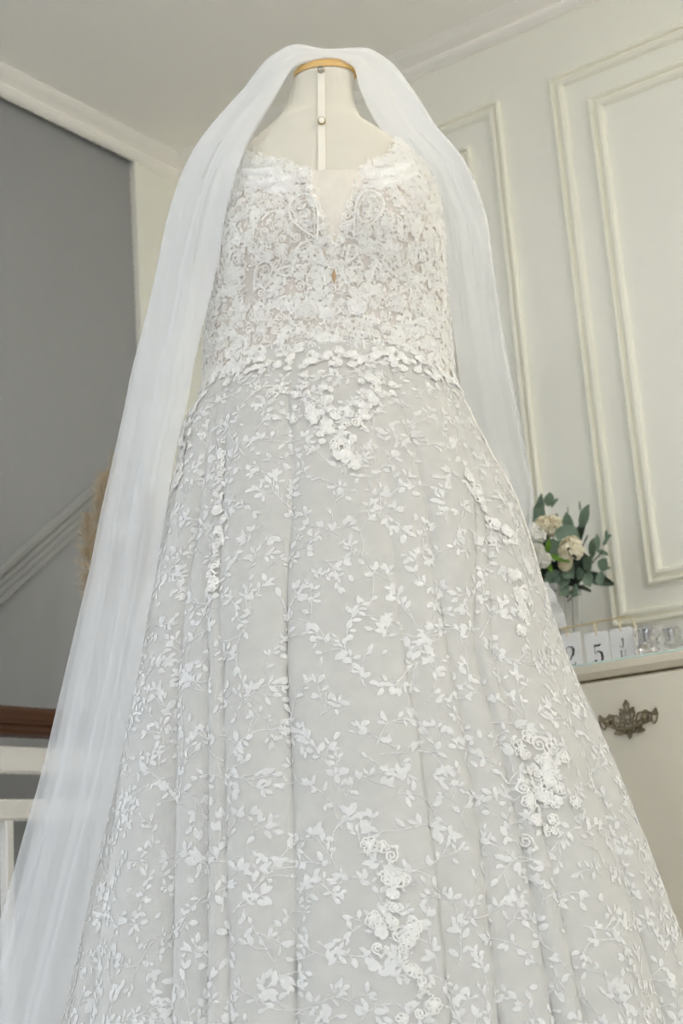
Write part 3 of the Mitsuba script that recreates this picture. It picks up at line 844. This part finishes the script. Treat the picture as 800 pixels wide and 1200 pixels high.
def scroll(R, r):
    t = np.linspace(0, 1, 22)
    q = t * 2 * math.pi * 1.65
    rad = R * (1 - .86 * t)
    out = [strip(np.stack([rad * np.cos(q), rad * np.sin(q)], 1), np.interp(t, [0, .8, 1], [.0019, .0019, .0030]), .0036, .0027)]
    tail = np.linspace(0, 1, 6)
    out.append(strip(np.stack([R + .25 * R * tail ** 2, -tail * R * 1.3], 1), .0020, .0030, .0022))
    for s, y in ((1, -.5), (-1, -.9)):
        out.append(leaf2((R + .05 * R, y * R), -.9 * s if s > 0 else math.pi + .7, R * .9, R * .42, .6 * s, .0026))
    return join(out)


def spray(R, r):
    out, n = [], 5
    t = np.linspace(-1, 1, 8)
    out.append(strip(np.stack([.2 * R * np.sin(2 * t), t * R], 1), .0016, .0022))
    for i in range(n):
        y = R * (-.7 + 1.5 * i / n)
        for s in (-1, 1):
            q = math.pi / 2 - s * r.uniform(.6, 1.1)
            L = R * r.uniform(.5, .75) * (1 - .08 * i)
            out.append(leaf2((.2 * R * math.sin(2 * y / R), y), q, L, L * .42, -s * .6, .0024))
    return join(out)


def paisley(L, r):
    t = np.linspace(0, 1, 28)
    q = t * 2 * math.pi
    x, y = .36 * L * np.sin(q) * np.sin(q / 2) ** 1.2, -.5 * L * np.cos(q)
    x = x + .16 * L * (y / L) ** 2
    pts = np.stack([x, y], 1)
    out = [strip(pts, .0026, .0036, .0024), strip(pts * .72, .0016, .0028, .0021), strip(np.stack([.16 * L * (np.linspace(-.3, .3, 8)) ** 2, L * np.linspace(-.3, .3, 8)], 1), .0018, .0026)]
    for s in (-1, 1):
        for yy in (-.2, 0, .2):
            out.append(leaf2((0, yy * L), math.pi / 2 - s * .9, .15 * L, .06 * L, 0, .0022))
    return join(out)


def tiny_fill(R, r):
    """The small corded ground between the big motifs."""
    out = []
    for k in range(9):
        a, q = r.uniform(0, 6.28), r.uniform(0, 6.28)
        p = np.array([math.cos(a), math.sin(a)]) * R * r.uniform(.1, 1)
        t = np.linspace(0, 1, 6)
        w = r.choice([-1, 1]) * r.uniform(1.5, 4)
        out.append(strip(p + .0055 * np.stack([np.cumsum(np.cos(q + w * t)) / 6, np.cumsum(np.sin(q + w * t)) / 6], 1) * 1.6, .0020, .0022, .0015))
    return join(out)


BEADS, PEARLS, SILVER = [], [], []


def bead(patch, th, z, r=.0014, lift=.0022, store=BEADS):
    p = patch.lay(th, z, [[0, 0]], [lift])[0]
    store.append((p, r))


say('wedding_gown', 'white lace ball gown with beaded bodice and leaf-embroidered pleated skirt', 'wedding dress')
DEG = math.pi / 180
neckline = lambda th: np.interp(np.degrees(th), [-180, -125, -100, -75, -52, -36, -25, -15, -8, 0, 10, 19, 30, 47, 60, 75, 100, 125, 180], [1.46, 1.50, 1.548, 1.545, 1.528, 1.503, 1.487, 1.468, 1.458, 1.455, 1.453, 1.456, 1.480, 1.512, 1.538, 1.545, 1.545, 1.50, 1.46])
plunge_l = lambda z: np.interp(z, [1.292, 1.312, 1.344, 1.386, 1.42, 1.44, 1.47], [4.3, 3.0, 1.0, -4.5, -8, -9, -8])
plunge_r = lambda z: np.interp(z, [1.292, 1.317, 1.354, 1.395, 1.426, 1.47], [4.3, 5.6, 8.2, 11.6, 16.5, 18.5])
in_plunge = lambda th, z: (z > 1.292) & (np.degrees(th) > plunge_l(z)) & (np.degrees(th) < plunge_r(z))

# bodice ground
tt = np.linspace(0, 1, 60)
TH = np.radians(np.arange(0, 360, 2.0)) - math.pi
Z = 1.14 + (neckline(TH)[None, :] - 1.14) * tt[:, None]
outer, inner = body(TH[None, :], Z, .0045), body(TH[None, ::1], Z[-1:], -.001)
v = np.vstack([outer.reshape(-1, 3), inner.reshape(-1, 3)])
put('wedding_gown__bodice', (v, grid_faces(61, len(TH), wrap=True)), 'nude_mesh', smooth=True, label='bodice ground of nude-coloured net')
# illusion panel filling the plunge
rows = []
for t in np.linspace(0, 1, 40):
    z = 1.292 + t * .172
    a, b = plunge_l(z), plunge_r(z)
    for s in np.linspace(0, 1, 14):
        th = (a + (b - a) * s) * DEG
        zz_ = min(z, float(neckline(th)) + .004)
        rows.append(body(th, zz_, .0060 + .0035 * t * t * math.sin(9.5 * s + 1.5) ** 2 * (1 + .5 * math.sin(5 * s + 12 * t)) + .0006 * math.sin(30 * s + 20 * t)))
put('wedding_gown__illusion_panel', (np.array(rows), grid_faces(40, 14)), 'illusion_tulle', smooth=True, label='sheer cream panel in the plunging neckline')
k = ON_BODY.lay(4.2 * DEG, 1.284, np.array([[0, .013], [-.0036, .001], [0, -.012], [.0036, .001]]), np.full(4, .0052))
put('wedding_gown__keyhole', (k, np.array([[0, 1, 2], [0, 2, 3]])), 'nude_lining', label='small nude keyhole below the plunge')

LACE = {}
def lace(name, patch, m, th, z, bsdf='lace_thread', lift=0.0, limit=300):
    v = patch.lay(th, z, m[0], m[1] + lift)
    if LACE.get(name, 0) < limit:
        LACE[name] = LACE.get(name, 0) + 1
        put(numbered('wedding_gown__' + name), (v, m[2]), bsdf, smooth=True)
    else:
        LACE.setdefault('rest', []).append((v, m[2]))


# bodice lace: big motifs scattered with a minimum spacing, then corded ground, then beads
r = np.random.default_rng(21)
placed = []


def free(th, z, gap):
    x = th * .165
    return all((x - a) ** 2 + (z - b) ** 2 > (gap * .5 + g * .5) ** 2 for a, b, g in placed)


def note(th, z, gap):
    placed.append((th * .165, z, gap))


for th, z, L, ang, mir in ((-9, 1.376, .078, .42, False), (18.5, 1.376, .078, -.42, True), (-3, 1.315, .030, .5, False), (12, 1.315, .030, -.5, True), (-44, 1.405, .05, .9, False), (48, 1.40, .05, -.9, True), (-30, 1.30, .045, -.6, False), (33, 1.30, .045, .6, True), (-62, 1.36, .05, .2, False), (66, 1.35, .05, -.2, True)):
    lace('lace_paisley', ON_BODY, turned(paisley(L, r), ang, 1, mirror=mir), th * DEG, z, lift=.0024 if L > .07 else .001)
    note(th * DEG, z, .030)
    for q in list(np.linspace(0, 2 * math.pi, int(L * 620))) * (2 if L > .07 else 1):
        x, y = .36 * L * math.sin(q) * abs(math.sin(q / 2)) ** 1.2, -.5 * L * math.cos(q)
        x = (x + .16 * L * (y / L) ** 2) * (-1 if mir else 1)
        k_ = r.choice([1.12, .86, .58, .3]) if L > .07 else 1.12
        x, y = x * k_ / 1.12, y * k_ / 1.12
        p = ON_BODY.lay(th * DEG, z, [[1.12 * (x * math.cos(ang) - y * math.sin(ang)), 1.12 * (x * math.sin(ang) + y * math.cos(ang))]], [.0055 if L > .07 else .0038])[0]
        (SILVER if r.random() < .4 else BEADS).append((p, .0014))
for th, z in ((26.5, 1.366), (-12.5, 1.452), (21.5, 1.45), (-24, 1.41), (-8, 1.235), (14, 1.238), (33, 1.245), (-30, 1.24)):
    lace('lace_flower', ON_BODY, flower(.0145, 8, r), th * DEG, z, lift=.001)
    note(th * DEG, z, .03)
    for q in np.linspace(0, 2 * math.pi, 20)[:-1]:
        for rr in (.010, .0155):
            BEADS.append((ON_BODY.lay(th * DEG, z, [[rr * math.cos(q), rr * math.sin(q)]], [.0042])[0], .0013))
for k in range(9000):
    th, z = r.uniform(-120, 120) * DEG, r.uniform(1.15, 1.555)
    if z > neckline(th) + .003 or in_plunge(th, z):
        continue
    kind = r.choice(['f', 's', 'y', 'p'], p=[.40, .30, .22, .08])
    R = {'f': r.uniform(.0065, .0115), 's': r.uniform(.005, .0085), 'y': r.uniform(.008, .013), 'p': .013}[kind]
    gap = {'f': 1.75 * R, 's': 2.0 * R, 'y': 1.35 * R, 'p': 1.5 * R}[kind]
    if not free(th, z, gap) or (kind != 's' and meshkit.noise(np.array([th * 9, z * 26, 8.0])) < .30):
        continue
    note(th, z, gap)
    a = r.uniform(0, 6.28)
    if kind == 'f':
        lace('lace_flower', ON_BODY, turned(flower(R, int(r.integers(5, 8)), r), a), th, z, lift=r.uniform(0, .001))
        for j in range(int(r.integers(2, 6))):
            bead(ON_BODY, th + r.normal(0, .2 * R) / .165, z + r.normal(0, .2 * R), r.uniform(.0010, .0017), .004)
    elif kind == 's':
        lace('lace_scroll', ON_BODY, turned(scroll(R, r), a, 1, mirror=r.random() < .5), th, z, lift=r.uniform(0, .001))
    elif kind == 'y':
        lace('lace_leaf_spray', ON_BODY, turned(spray(R, r), a), th, z, lift=r.uniform(0, .0008))
    else:
        lace('lace_paisley', ON_BODY, turned(paisley(R * 2.2, r), a, 1, mirror=r.random() < .5), th, z, lift=.0005)
fill = []
for k in range(2500):
    th, z = r.uniform(-122, 122) * DEG, r.uniform(1.15, 1.56)
    if z > neckline(th) + .004 or in_plunge(th, z) or meshkit.noise(np.array([th * 9, z * 26, 8.0])) < .26:
        continue
    m = tiny_fill(.011, r)
    fill.append((ON_BODY.lay(th, z, m[0], m[1]), m[2]))
put('wedding_gown__corded_ground', cat_mesh(fill), 'lace_thread', smooth=True, kind='stuff', label='fine corded lace between the larger motifs')
for k in range(3600):
    th, z = r.uniform(-118, 118) * DEG, r.uniform(1.15, 1.555)
    if z > neckline(th) + .003 or in_plunge(th, z) or meshkit.noise(np.array([th * 14, z * 75, 3.0])) < .42:
        continue
    bead(ON_BODY, th, z, r.uniform(.0010, .0018), r.uniform(.003, .0048), SILVER if r.random() < .45 else BEADS)
# soft satin folds across the top of either cup
for sgn, (t0, t1) in ((-1, (-56, -12)), (1, (20, 58))):
    rows = []
    for i in range(26):
        for j in range(40):
            u, w = i / 25, j / 39
            th = (t0 + (t1 - t0) * w) * DEG
            z = float(neckline(th)) - .062 + .060 * u
            fold = math.sin(8 * u + sgn * 4.5 * w + 1.5 * math.sin(4 * w)) ** 2 * math.sin(math.pi * u) ** .5 * math.sin(math.pi * w) ** .5
            rows.append(body(th, z, .0035 + .0052 * fold + .0015 * math.sin(math.pi * u) * math.sin(math.pi * w)))
    put(numbered('wedding_gown__cup_fold'), (np.array(rows), grid_faces(26, 40)), 'satin', smooth=True, label='soft white folds at the top of the bodice')
# lace rising over the top edge and along the plunge
for deg in np.arange(-115, 116, 6.5):
    if -8 < deg < 18:
        continue
    th = deg * DEG
    lace('lace_flower', ON_BODY, turned(flower(r.uniform(.009, .012), 6, r), r.uniform(0, 6)), th, float(neckline(th)) + r.uniform(-.006, .004), lift=.001)
for z in np.arange(1.305, 1.45, .017):
    for side in (plunge_l, plunge_r):
        th = float(side(z)) * DEG
        lace('lace_scroll', ON_BODY, turned(scroll(r.uniform(.0055, .008), r), r.uniform(0, 6), 1, mirror=r.random() < .5), th, z, lift=.001)
        for j in range(7):
            bead(ON_BODY, th + r.normal(0, .03), z + r.normal(0, .006), .0013, .004)
# satin edge of the back opening showing beyond the right side
rows = []
for t in np.linspace(0, 1, 20):
    z = 1.30 - .165 * t
    for s in (0, 1):
        rows.append(body((96 + 10 * s) * DEG, z, .010 + .008 * t + .006 * s * math.sin(3 * t)))
put('wedding_gown__back_placket', (np.array(rows), grid_faces(20, 2)), 'satin', smooth=True, label='plain satin edge at the side of the bodice')

# skirt
TH = np.radians(np.arange(0, 360, .5)) - math.pi
zz = np.concatenate([np.linspace(.015, .9, 60), np.linspace(.92, 1.19, 40)])
put('wedding_gown__skirt', (skirt(TH[None, :], zz[:, None]).reshape(-1, 3), grid_faces(len(zz), len(TH), wrap=True)), 'skirt_tulle', smooth=True, label='full pleated tulle skirt')
r = np.random.default_rng(5)
spots, back = [], []
for k in range(60000):
    th, z = r.uniform(-125, 125) * DEG, r.uniform(.06, 1.13)
    x = th * float(s_rx(z))
    g = .0315 if abs(th) < 80 * DEG else .05
    if all((x - a) ** 2 + ((z - b) * .62) ** 2 > g * g for a, b, _ in spots):
        spots.append((x, z, th))
spots.sort(key=lambda s: abs(s[2]) + (9 if s[1] < .16 else 0))
for k, (x, z, th) in enumerate(spots):
    m = turned(sprig(r), r.normal(0, 1.0), r.uniform(.85, 1.12), mirror=r.random() < .5)
    v = ON_SKIRT.lay(th, z, m[0], m[1] + .0004)
    if k < 300:
        put(numbered('wedding_gown__embroidered_sprig'), (v, m[2]), ('embroidery_thread', 'embroidery_thread_soft', 'embroidery_thread_faint')[k % 3], smooth=True)
    else:
        back.append((v, m[2]))
for k in range(700):   # single embroidered leaves between the twigs
    th, z = r.uniform(-120, 120) * DEG, r.uniform(.06, 1.15)
    L = r.uniform(.008, .013)
    m = leaf2((0, 0), r.uniform(0, 6.28), L, L * r.uniform(.5, .65), r.normal(0, .5))
    back.append((ON_SKIRT.lay(th, z, m[0], m[1] + .0004), m[2]))
put('wedding_gown__scattered_embroidery', cat_mesh(back), 'embroidery_thread_soft', smooth=True, kind='stuff', label='further embroidered leaves scattered over the skirt')


def applique(pts, spread, n, big=.0085, beads=4, names=('lace_flower', 'lace_scroll', 'lace_leaf_spray'), seed=1):
    """Lace motifs sewn on along a line of (degrees, height) points on the skirt."""
    q = np.random.default_rng(seed)
    pts = np.asarray(pts, float)
    for k in range(n):
        t = q.uniform(0, len(pts) - 1)
        c0 = np.array([np.interp(t, np.arange(len(pts)), pts[:, j]) for j in (0, 1)])
        w = float(np.interp(t, np.arange(len(pts)), np.broadcast_to(spread, (len(pts),))))
        z = c0[1] + q.normal(0, w * .8)
        th = c0[0] * DEG + q.normal(0, w) / float(s_rx(z))
        kind = q.choice(names, p=[.4, .3, .3][:len(names)])
        R = big * q.uniform(.7, 1.2)
        m = {'lace_flower': lambda: flower(R, int(q.integers(5, 7)), q), 'lace_scroll': lambda: scroll(R * .8, q), 'lace_leaf_spray': lambda: spray(R * 1.3, q)}[kind]()
        lace(kind, ON_SKIRT, turned(m, q.uniform(0, 6.28), 1, mirror=q.random() < .5), th, z, lift=q.uniform(.0002, .0014))
        for j in range(beads):
            bead(ON_SKIRT, th + q.normal(0, R * .6) / float(s_rx(z)), z + q.normal(0, R * .6), q.uniform(.0010, .0015), .0032, SILVER if q.random() < .4 else BEADS)


applique([(-88, 1.165), (-50, 1.160), (-15, 1.150), (3, 1.150), (25, 1.150), (50, 1.140), (84, 1.130)], .012, 190, .0062, seed=2)            # along the waist
applique([(-10, 1.12), (-6, 1.07), (0, 1.04), (3, 1.0), (4, .955)], [.022, .02, .013, .012, .006], 84, .0066, seed=3)                        # the point at centre front
applique([(24, 1.12), (15, 1.07), (6, 1.04)], [.015, .012, .01], 40, .0066, seed=4)
applique([(-70, 1.13), (-72, 1.06), (-70, 1.0)], [.022, .02, .015], 54, .0066, seed=6)                                                        # left hip
applique([(-42, 1.04), (-38.5, .95), (-36, .88), (-34, .80)], .005, 26, .0075, seed=7)                                                    # down the left pleat
applique([(47, .95), (50, .90), (56, .84), (52, .76), (47, .70)], .007, 34, .0085, seed=8)                                               # vine at the right
applique([(36, .57), (39, .53), (38, .49), (34, .46)], [.022, .022, .018, .010], 46, .0085, seed=9)                                      # spray low at the right
applique([(2, .45), (4, .40), (3, .35), (6, .30), (5, .24), (7, .18)], .011, 46, .0085, beads=2, seed=10)                                 # spray low at the centre
for th, z, R in ((30.5, .440, .010), (54, .775, .012), (40, .56, .012), (57, .865, .010), (9, 1.03, .008)):
    lace('lace_scroll', ON_SKIRT, scroll(R, r), th * DEG, z, lift=.0014)
if LACE.get('rest'):
    put('wedding_gown__lace_remainder', cat_mesh(LACE['rest']), 'lace_thread', smooth=True, kind='stuff', label='remaining small lace motifs')
# pearl trim down the right-hand side
for t in np.linspace(0, 1, 110):
    th = np.interp(t, [0, .3, .6, 1], [74, 74, 79, 84]) + .5 * math.sin(40 * t)
    bead(ON_SKIRT, th * DEG, 1.10 - .33 * t, .0018, .0025, PEARLS)
for t in np.linspace(0, 1, 70):
    bead(ON_SKIRT, (-80 + 1.0 * math.sin(30 * t)) * DEG, 1.13 - .2 * t, .0013, .0025)


def balls(items, sub=1):
    ico = trimesh.creation.icosphere(sub)
    n = len(ico.vertices)
    c0, rr = np.array([i[0] for i in items]), np.array([i[1] for i in items])
    v = (ico.vertices[None] * rr[:, None, None] + c0[:, None]).reshape(-1, 3)
    f = (ico.faces[None] + (np.arange(len(items)) * n)[:, None, None]).reshape(-1, 3)
    return v, f


put('wedding_gown__beads', balls(BEADS), 'beads', smooth=True, kind='stuff', label='tiny white glass beads')
put('wedding_gown__silver_beads', balls(SILVER), 'silver_beads', smooth=True, kind='stuff', label='tiny silver beads')
put('wedding_gown__pearl_trim', balls(PEARLS, 2), 'pearls', smooth=True, kind='stuff', label='row of pearls down the right side of the skirt')

# ---------------------------------------------------------------- veil
VEIL_LEFT = np.array([
    [[0.0321, -0.036, 1.7035], [0.0335, 0.0, 1.7378], [0.0341, 0.03, 1.7576]] ,
    [[-0.0168, -0.034, 1.698], [-0.0192, 0.0, 1.75], [-0.0226, 0.04, 1.7732]] ,
    [[-0.0447, -0.062, 1.647], [-0.0599, 0.0, 1.7313], [-0.0521, 0.07, 1.7664]] ,
    [[-0.0653, -0.075, 1.6066], [-0.1088, 0.02, 1.6921], [-0.0925, 0.09, 1.7199]] ,
    [[-0.1025, -0.1, 1.5339], [-0.1605, 0.03, 1.6393], [-0.1348, 0.12, 1.6592]] ,
    [[-0.1287, -0.12, 1.4564], [-0.1998, 0.03, 1.5852], [-0.1687, 0.14, 1.608]] ,
    [[-0.1468, -0.115, 1.3938], [-0.2343, 0.03, 1.5038], [-0.1954, 0.15, 1.5352]] ,
    [[-0.1639, -0.1, 1.3179], [-0.2654, 0.03, 1.3938], [-0.2218, 0.15, 1.4427]] ,
    [[-0.1798, -0.1, 1.2569], [-0.2867, 0.03, 1.3073], [-0.2411, 0.16, 1.363]] ,
    [[-0.1987, -0.1, 1.1848], [-0.3074, 0.03, 1.2294], [-0.2604, 0.17, 1.2839]] ,
    [[-0.216, -0.09, 1.1117], [-0.3311, 0.04, 1.1422], [-0.2893, 0.2, 1.2053]] ,
    [[-0.2389, -0.09, 1.0274], [-0.3528, 0.04, 1.0598], [-0.3103, 0.22, 1.1149]] ,
    [[-0.2511, -0.1, 0.9479], [-0.3712, 0.04, 0.9854], [-0.332, 0.25, 1.0421]] ,
    [[-0.2635, -0.115, 0.8693], [-0.3883, 0.04, 0.9054], [-0.3527, 0.27, 0.959]] ,
    [[-0.2782, -0.165, 0.7511], [-0.4166, 0.04, 0.7881], [-0.3764, 0.3, 0.8339]] ,
    [[-0.3092, -0.16, 0.6364], [-0.4481, 0.04, 0.6676], [-0.4007, 0.33, 0.6945]] ,
    [[-0.3298, -0.16, 0.5449], [-0.4748, 0.04, 0.5661], [-0.424, 0.36, 0.5826]] ,
    [[-0.3614, -0.15, 0.4419], [-0.5086, 0.04, 0.4539], [-0.4462, 0.38, 0.4521]] ,
    [[-0.3902, -0.14, 0.3403], [-0.544, 0.04, 0.3435], [-0.4682, 0.4, 0.3229]] ,
    [[-0.4117, -0.14, 0.2576], [-0.5748, 0.04, 0.2541], [-0.4912, 0.43, 0.2158]] ,
    [[-0.4389, -0.14, 0.151], [-0.6172, 0.04, 0.1389], [-0.5153, 0.46, 0.0749]] ,
])
VEIL_RIGHT = np.array([
    [[0.0321, -0.036, 1.7035], [0.0335, 0.0, 1.7378], [0.0341, 0.03, 1.7576]] ,
    [[0.0725, -0.03, 1.6884], [0.0911, 0.0, 1.7346], [0.0856, 0.04, 1.7594]] ,
    [[0.0793, -0.03, 1.6493], [0.1329, 0.03, 1.7239], [0.1134, 0.06, 1.7467]] ,
    [[0.0929, -0.02, 1.611], [0.1687, 0.05, 1.6851], [0.1394, 0.09, 1.7041]] ,
    [[0.1173, -0.01, 1.5688], [0.2064, 0.06, 1.6212], [0.1707, 0.11, 1.6371]] ,
    [[0.1441, 0.015, 1.5342], [0.2521, 0.08, 1.5606], [0.2031, 0.13, 1.5809]] ,
    [[0.1621, 0.05, 1.5046], [0.2706, 0.1, 1.5145], [0.2225, 0.15, 1.5415]] ,
    [[0.1796, 0.075, 1.451], [0.2831, 0.12, 1.4638], [0.2338, 0.17, 1.4911]] ,
    [[0.1815, 0.09, 1.3845], [0.2869, 0.13, 1.3905], [0.2362, 0.19, 1.4238]] ,
    [[0.1827, 0.1, 1.3282], [0.2907, 0.14, 1.333], [0.2387, 0.2, 1.3647]] ,
    [[0.1825, 0.11, 1.2572], [0.2945, 0.15, 1.2605], [0.2398, 0.21, 1.2904]] ,
    [[0.1841, 0.125, 1.2031], [0.2997, 0.16, 1.2034], [0.2424, 0.22, 1.2319]] ,
    [[0.1878, 0.15, 1.152], [0.3076, 0.18, 1.1495], [0.2532, 0.24, 1.1763]] ,
    [[0.2048, 0.18, 1.0861], [0.3156, 0.2, 1.0819], [0.2626, 0.26, 1.1052]] ,
    [[0.2287, 0.2, 1.0235], [0.3254, 0.22, 1.017], [0.28, 0.28, 1.041]] ,
    [[0.2381, 0.23, 0.9496], [0.3165, 0.25, 0.9409], [0.2826, 0.31, 0.9649]] ,
    [[0.247, 0.26, 0.8677], [0.306, 0.28, 0.8643], [0.2843, 0.34, 0.8807]] ,
    [[0.253, 0.29, 0.7564], [0.3149, 0.31, 0.7519], [0.2905, 0.37, 0.7657]] ,
])
say('bridal_veil', 'long white tulle veil draped over the neck cap and down both sides of the gown', 'veil')


def sheet(left, right, rows_n, cols_n, pleats, amp, gather, seed, inset=0.0, s_range=(0, 1)):
    """One length of net: from the left hem up over the cap and down to the right hem. Each row runs front - fold - back."""
    q = np.random.default_rng(seed)
    ctl = np.concatenate([left[::-1], right[1:]], 0)
    seg = np.linalg.norm(np.diff(ctl[:, 1], axis=0), axis=1)
    t = np.concatenate([[0], np.cumsum(seg)])
    top = t[len(left) - 1]
    tt = np.linspace(0, t[-1], rows_n)
    P = PchipInterpolator(t, ctl, axis=0)(tt)                      # rows x 3 x 3
    s = np.linspace(s_range[0], s_range[1], cols_n)
    w = np.stack([(1 - s) ** 2, 2 * s * (1 - s), s ** 2], 1)
    # the middle control point pulled out so that the fold reaches the given line
    mid = 2 * P[:, 1] - .5 * (P[:, 0] + P[:, 2])
    Q = np.einsum('cs,rsk->rck', w, np.stack([P[:, 0], mid, P[:, 2]], 1))
    du, dv = np.gradient(Q, axis=1), np.gradient(Q, axis=0)
    n = np.cross(du, dv)
    n /= np.linalg.norm(n, axis=2, keepdims=True) + 1e-12
    away = np.abs(tt - top)[:, None]
    width = np.linalg.norm(np.diff(Q, axis=1), axis=2).sum(1)[:, None]
    fade = np.minimum(1, away / .25)
    k = sum(a * np.sin(2 * np.pi * f * s[None, :] + ph + dr_ * away) for f, a, ph, dr_ in ((pleats, .6, q.uniform(0, 6), .8), (pleats * 1.7, .3, q.uniform(0, 6), -1.3), (pleats * 3.1, .16, q.uniform(0, 6), .5)))
    Q = Q + n * (k * amp * (.25 + .75 * fade) * np.clip(width / .35, .3, 1.6))[:, :, None]
    Q = Q + n * (.006 * meshkit.noise(np.stack(np.broadcast_arrays(s[None, :] * 4, away * 7, np.full_like(away, seed)), -1)) * fade)[:, :, None]
    Q = Q - n * inset
    side = np.sign(tt - top)[:, None]
    g = gather(away, side, s[None, :]) + 0 * s[None, :]
    uv = np.stack([np.broadcast_to(s[None, :], g.shape), g], -1).reshape(-1, 2)
    return Q.reshape(-1, 3), grid_faces(rows_n, cols_n), uv


def gather_main(away, side, s):
    l = np.interp(away, [0, .15, .35, .6, .9, 1.6], [3.4, 2.4, 1.75, 1.6, 1.45, 1.35]) * (1 - np.interp(away, [.45, .85], [0, 1]) * np.interp(s, [.15, .45, 1], [0, .50, .60]))
    r_ = np.interp(away, [0, .12, .3, .45, .7, 1.1], [3.6, 3.6, 3.0, 2.1, 1.5, 1.3]) * (1 - np.interp(away, [.12, .35], [0, 1]) * np.interp(s, [0, .3, .55, 1], [-.15, 0, .5, .45]))
    return np.where(side < 0, l, r_)


m = sheet(VEIL_LEFT, VEIL_RIGHT, 260, 110, 3.0, .011, gather_main, 1)
put('bridal_veil__upper_layer', (m[0], m[1]), 'veil_net', smooth=True, uv=m[2])
L2, R2 = VEIL_LEFT.copy(), VEIL_RIGHT.copy()
# the under layer lies a little inside the upper one and ends narrower
for A in (L2, R2):
    c0 = A.mean(1, keepdims=True)
    A += (c0 - A) * np.linspace(.10, .34, len(A))[:, None, None]
L2[:, :, 2] -= .004
R2[:, :, 2] -= .004
m = sheet(L2, R2, 240, 100, 3.5, .012, lambda a, sd, s: gather_main(a, sd, s) * .8, 2)
put('bridal_veil__under_layer', (m[0], m[1]), 'veil_net', smooth=True, uv=m[2])
# lace edging along the left-hand fold of the veil
r = np.random.default_rng(31)
P = PchipInterpolator(np.arange(len(VEIL_LEFT)), VEIL_LEFT, axis=0)
edge = []
for k in range(150):
    t = r.uniform(4.0, 12.5)
    a, b, c0 = P(t)
    x = b + (a - b) * r.uniform(.05, .42) + (c0 - b) * .25
    ax, up = (a - b) / np.linalg.norm(a - b), P(t - .2)[1] - P(t + .2)[1]
    up /= np.linalg.norm(up)
    mm = turned(spray(r.uniform(.007, .011), r) if r.random() < .6 else flower(r.uniform(.006, .009), 5, r), r.uniform(0, 6))
    nn = np.cross(ax, up)
    edge.append((x + mm[0][:, :1] * ax + mm[0][:, 1:] * up + mm[1][:, None] * nn, mm[2]))
put('bridal_veil__lace_edging', cat_mesh(edge), 'lace_thread', smooth=True, kind='stuff', label='small lace motifs along the edge of the veil')

# ---------------------------------------------------------------- the room's lamp
for lamp, LU, LV, what in ((LAMPS[0], 1.6, -.6, 'opal globe pendant lamp on the side of the panelled wall'), (LAMPS[1], .10, .85, 'opal globe pendant lamp on the side of the stairs')):
    key = numbered('pendant_lamp')
    say(key, what, 'lamp')
    put(key + '__canopy', lathe([(.001, CEIL - .03), (.05, CEIL - .03), (.06, CEIL - .012), (.06, CEIL), (.001, CEIL)], 32, (LU, LV, 0)), 'paint_trim', room_axes=True)
    put(key + '__cord', tube([[LU, LV, CEIL - .02], [LU, LV, 2.20]], .004, 8), 'paint_trim', room_axes=True)
    put(key + '__cap', lathe([(.001, 2.185), (.045, 2.185), (.04, 2.205), (.012, 2.225), (.001, 2.225)], 32, (LU, LV, 0)), 'steel', room_axes=True)
    s = np.linspace(-math.pi / 2, math.pi / 2 - .35, 24)
    v, f = lathe(np.stack([np.maximum(.125 * np.cos(s), .0005), 2.07 + .125 * np.sin(s)], 1), 40, (LU, LV, 0))
    scene[key + '__globe'] = mikit.ply((room(v), f), 'paint_trim', smooth=True, emitter={'type': 'area', 'radiance': rgb(*lamp)})
    say(key + '__globe', 'glowing opal glass')
